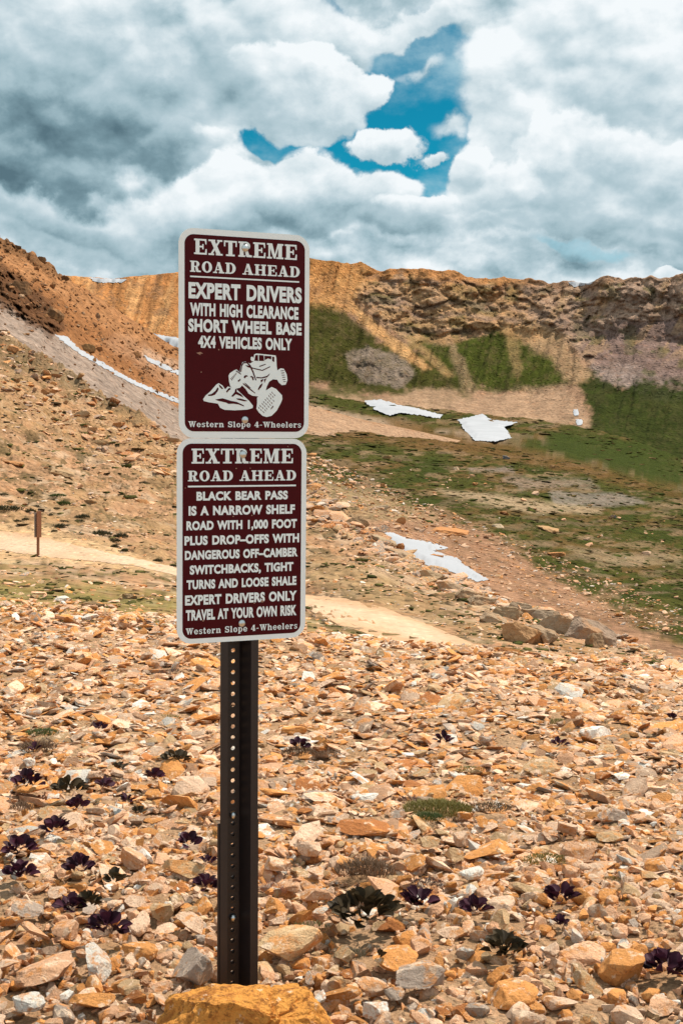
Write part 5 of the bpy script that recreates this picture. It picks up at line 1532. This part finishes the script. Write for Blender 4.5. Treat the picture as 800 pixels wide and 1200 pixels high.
BRN = (.17, .10, .055); OLV = (.17, .14, .03); GRE = (.06, .085, .018)
tf = [(512, 952, 84, 22, OLV, 'wide olive-green moss patch in the middle right of the rubble', 1500), (500, 962, 40, 14, GRE, 'bright green moss at the lower left of the wide olive patch', 500), (575, 950, 50, 10, (.12, .08, .04), 'thin brown-green moss trailing right of the olive patch', 420),
      (428, 1026, 72, 24, BRN, 'dry brown tuft right of the post above the round rosette', 900), (408, 1124, 44, 14, (.15, .12, .07), 'grey-green dry tuft under the large rosette', 420), (640, 1012, 60, 10, OLV, 'yellow-green moss streak right of centre', 380),
      (745, 1062, 30, 10, OLV, 'green moss between stones near the right edge', 220), (796, 1080, 24, 12, OLV, 'moss at the very right edge', 200), (655, 850, 44, 10, OLV, 'olive moss at the upper right of the rubble', 300), (715, 858, 50, 10, (.12, .10, .03), 'second olive moss at the upper right, beside the pale upright stone', 300),
      (50, 862, 40, 14, (.09, .11, .03), 'green moss at the upper left of the rubble', 320), (45, 880, 46, 14, BRN, 'brown dry tuft at the upper left of the rubble', 360), (25, 952, 30, 14, BRN, 'brown tuft under the low dark red plant at left', 260), (195, 845, 34, 10, (.17, .14, .02), 'mustard-coloured moss left of the post', 260),
      (245, 868, 40, 12, BRN, 'brown-green tuft just left of the post', 320), (350, 886, 40, 14, BRN, 'dry tuft just right of the post in the upper rubble', 300), (480, 942, 30, 12, (.12, .06, .04), 'reddish dry tuft left of the olive patch', 240), (500, 1040, 44, 12, (.09, .06, .05), 'dim dry tuft in the shade right of the dry brown tuft', 260),
      (365, 1092, 50, 12, (.13, .13, .04), 'sparse green blades behind the tan boulder by the post', 160), (255, 985, 24, 16, (.16, .10, .03), 'golden-brown tuft against the left side of the post', 160), (570, 838, 30, 8, (.10, .06, .04), 'dark dry tuft in the upper middle rubble', 160), (200, 790, 30, 8, (.10, .06, .05), 'dark tuft at the back edge of the rubble on the left', 160),
      (385, 888, 30, 9, BRN, 'second dry tuft right of the post in the upper rubble', 160), (550, 905, 34, 8, (.20, .17, .03), 'yellow moss above the wide olive patch', 200), (715, 1035, 24, 9, OLV, 'olive moss between slabs at the right', 160)]
for px, py, w, h, c, lab, n in tf: put_tuft(px, py, w, h, c, lab, n=n, thin=.010 if w > 60 else .018)
put_tuft(318, 1050, 40, 26, (.24, .085, .05), 'leafless reddish twiggy plant just right of the post', name='twiggy_plant', n=90, thin=.010, mat=M_twig, cat='twiggy plant', lean=.9, group='twiggy plants', seed=3)

# low dark cushions on the slope above the track, and turf flecks
cu = [(5, 596, 44, 8), (36, 600, 14, 7), (44, 594, 18, 4), (68, 581, 20, 5), (74, 591, 18, 8), (66, 596, 12, 3), (97, 606, 18, 6), (92, 611, 16, 4), (75, 611, 12, 3), (72, 618, 26, 8), (64, 623, 8, 4), (117, 626, 30, 8), (142, 629, 18, 8), (136, 641, 12, 6), (146, 646, 9, 5), (133, 634, 18, 6),
      (20, 611, 10, 4), (30, 609, 8, 4), (3, 580, 14, 4), (185, 658, 12, 6), (203, 664, 9, 5), (60, 604, 9, 3)]
spots_ = ['at the left edge above the track', 'behind the marker post', 'just above the marker post', 'highest of the cushions', 'green one below the highest', 'right of the marker top', 'on the upper right of the row', 'under the upper right one', 'in the middle of the row', 'broad one right of the marker post',
          'tiny one against the marker post', 'long one leading to the right group', 'at the right end of the group', 'low one under the right group', 'lowest of the right group', 'between the long one and the low one', 'tiny, left of the marker post', 'close left of the marker post', 'small one at the left edge, uphill',
          'alone near the track left of the sign', 'touching the left edge of the lower sign', 'tiny, right beside the marker']
cm = [tuft_mesh(500 + i, 380, .75, 1, .6, .035, .6) for i in range(5)]
for i, (px, py, w, h) in enumerate(cu):
    p = on_sheet(HS, px, py)[0]; s = w * p[1] / F / 2; me = cm[i % 5]
    if not me.materials: me.materials.append(M_blade)
    o = bpy.data.objects.new('cushion_plant', me); C.objects.link(o); o.location = (p[0], p[1], p[2] - .05 * s); o.scale = (s, s, h * p[1] / F * .95)
    o.color = (*((.060, .050, .018) if i not in (3, 4) else (.07, .09, .02)), 1)
    o['label'] = 'dark low cushion plant ' + spots_[i]; o['category'] = 'cushion plant'; o['group'] = 'dark cushion plants above the track'
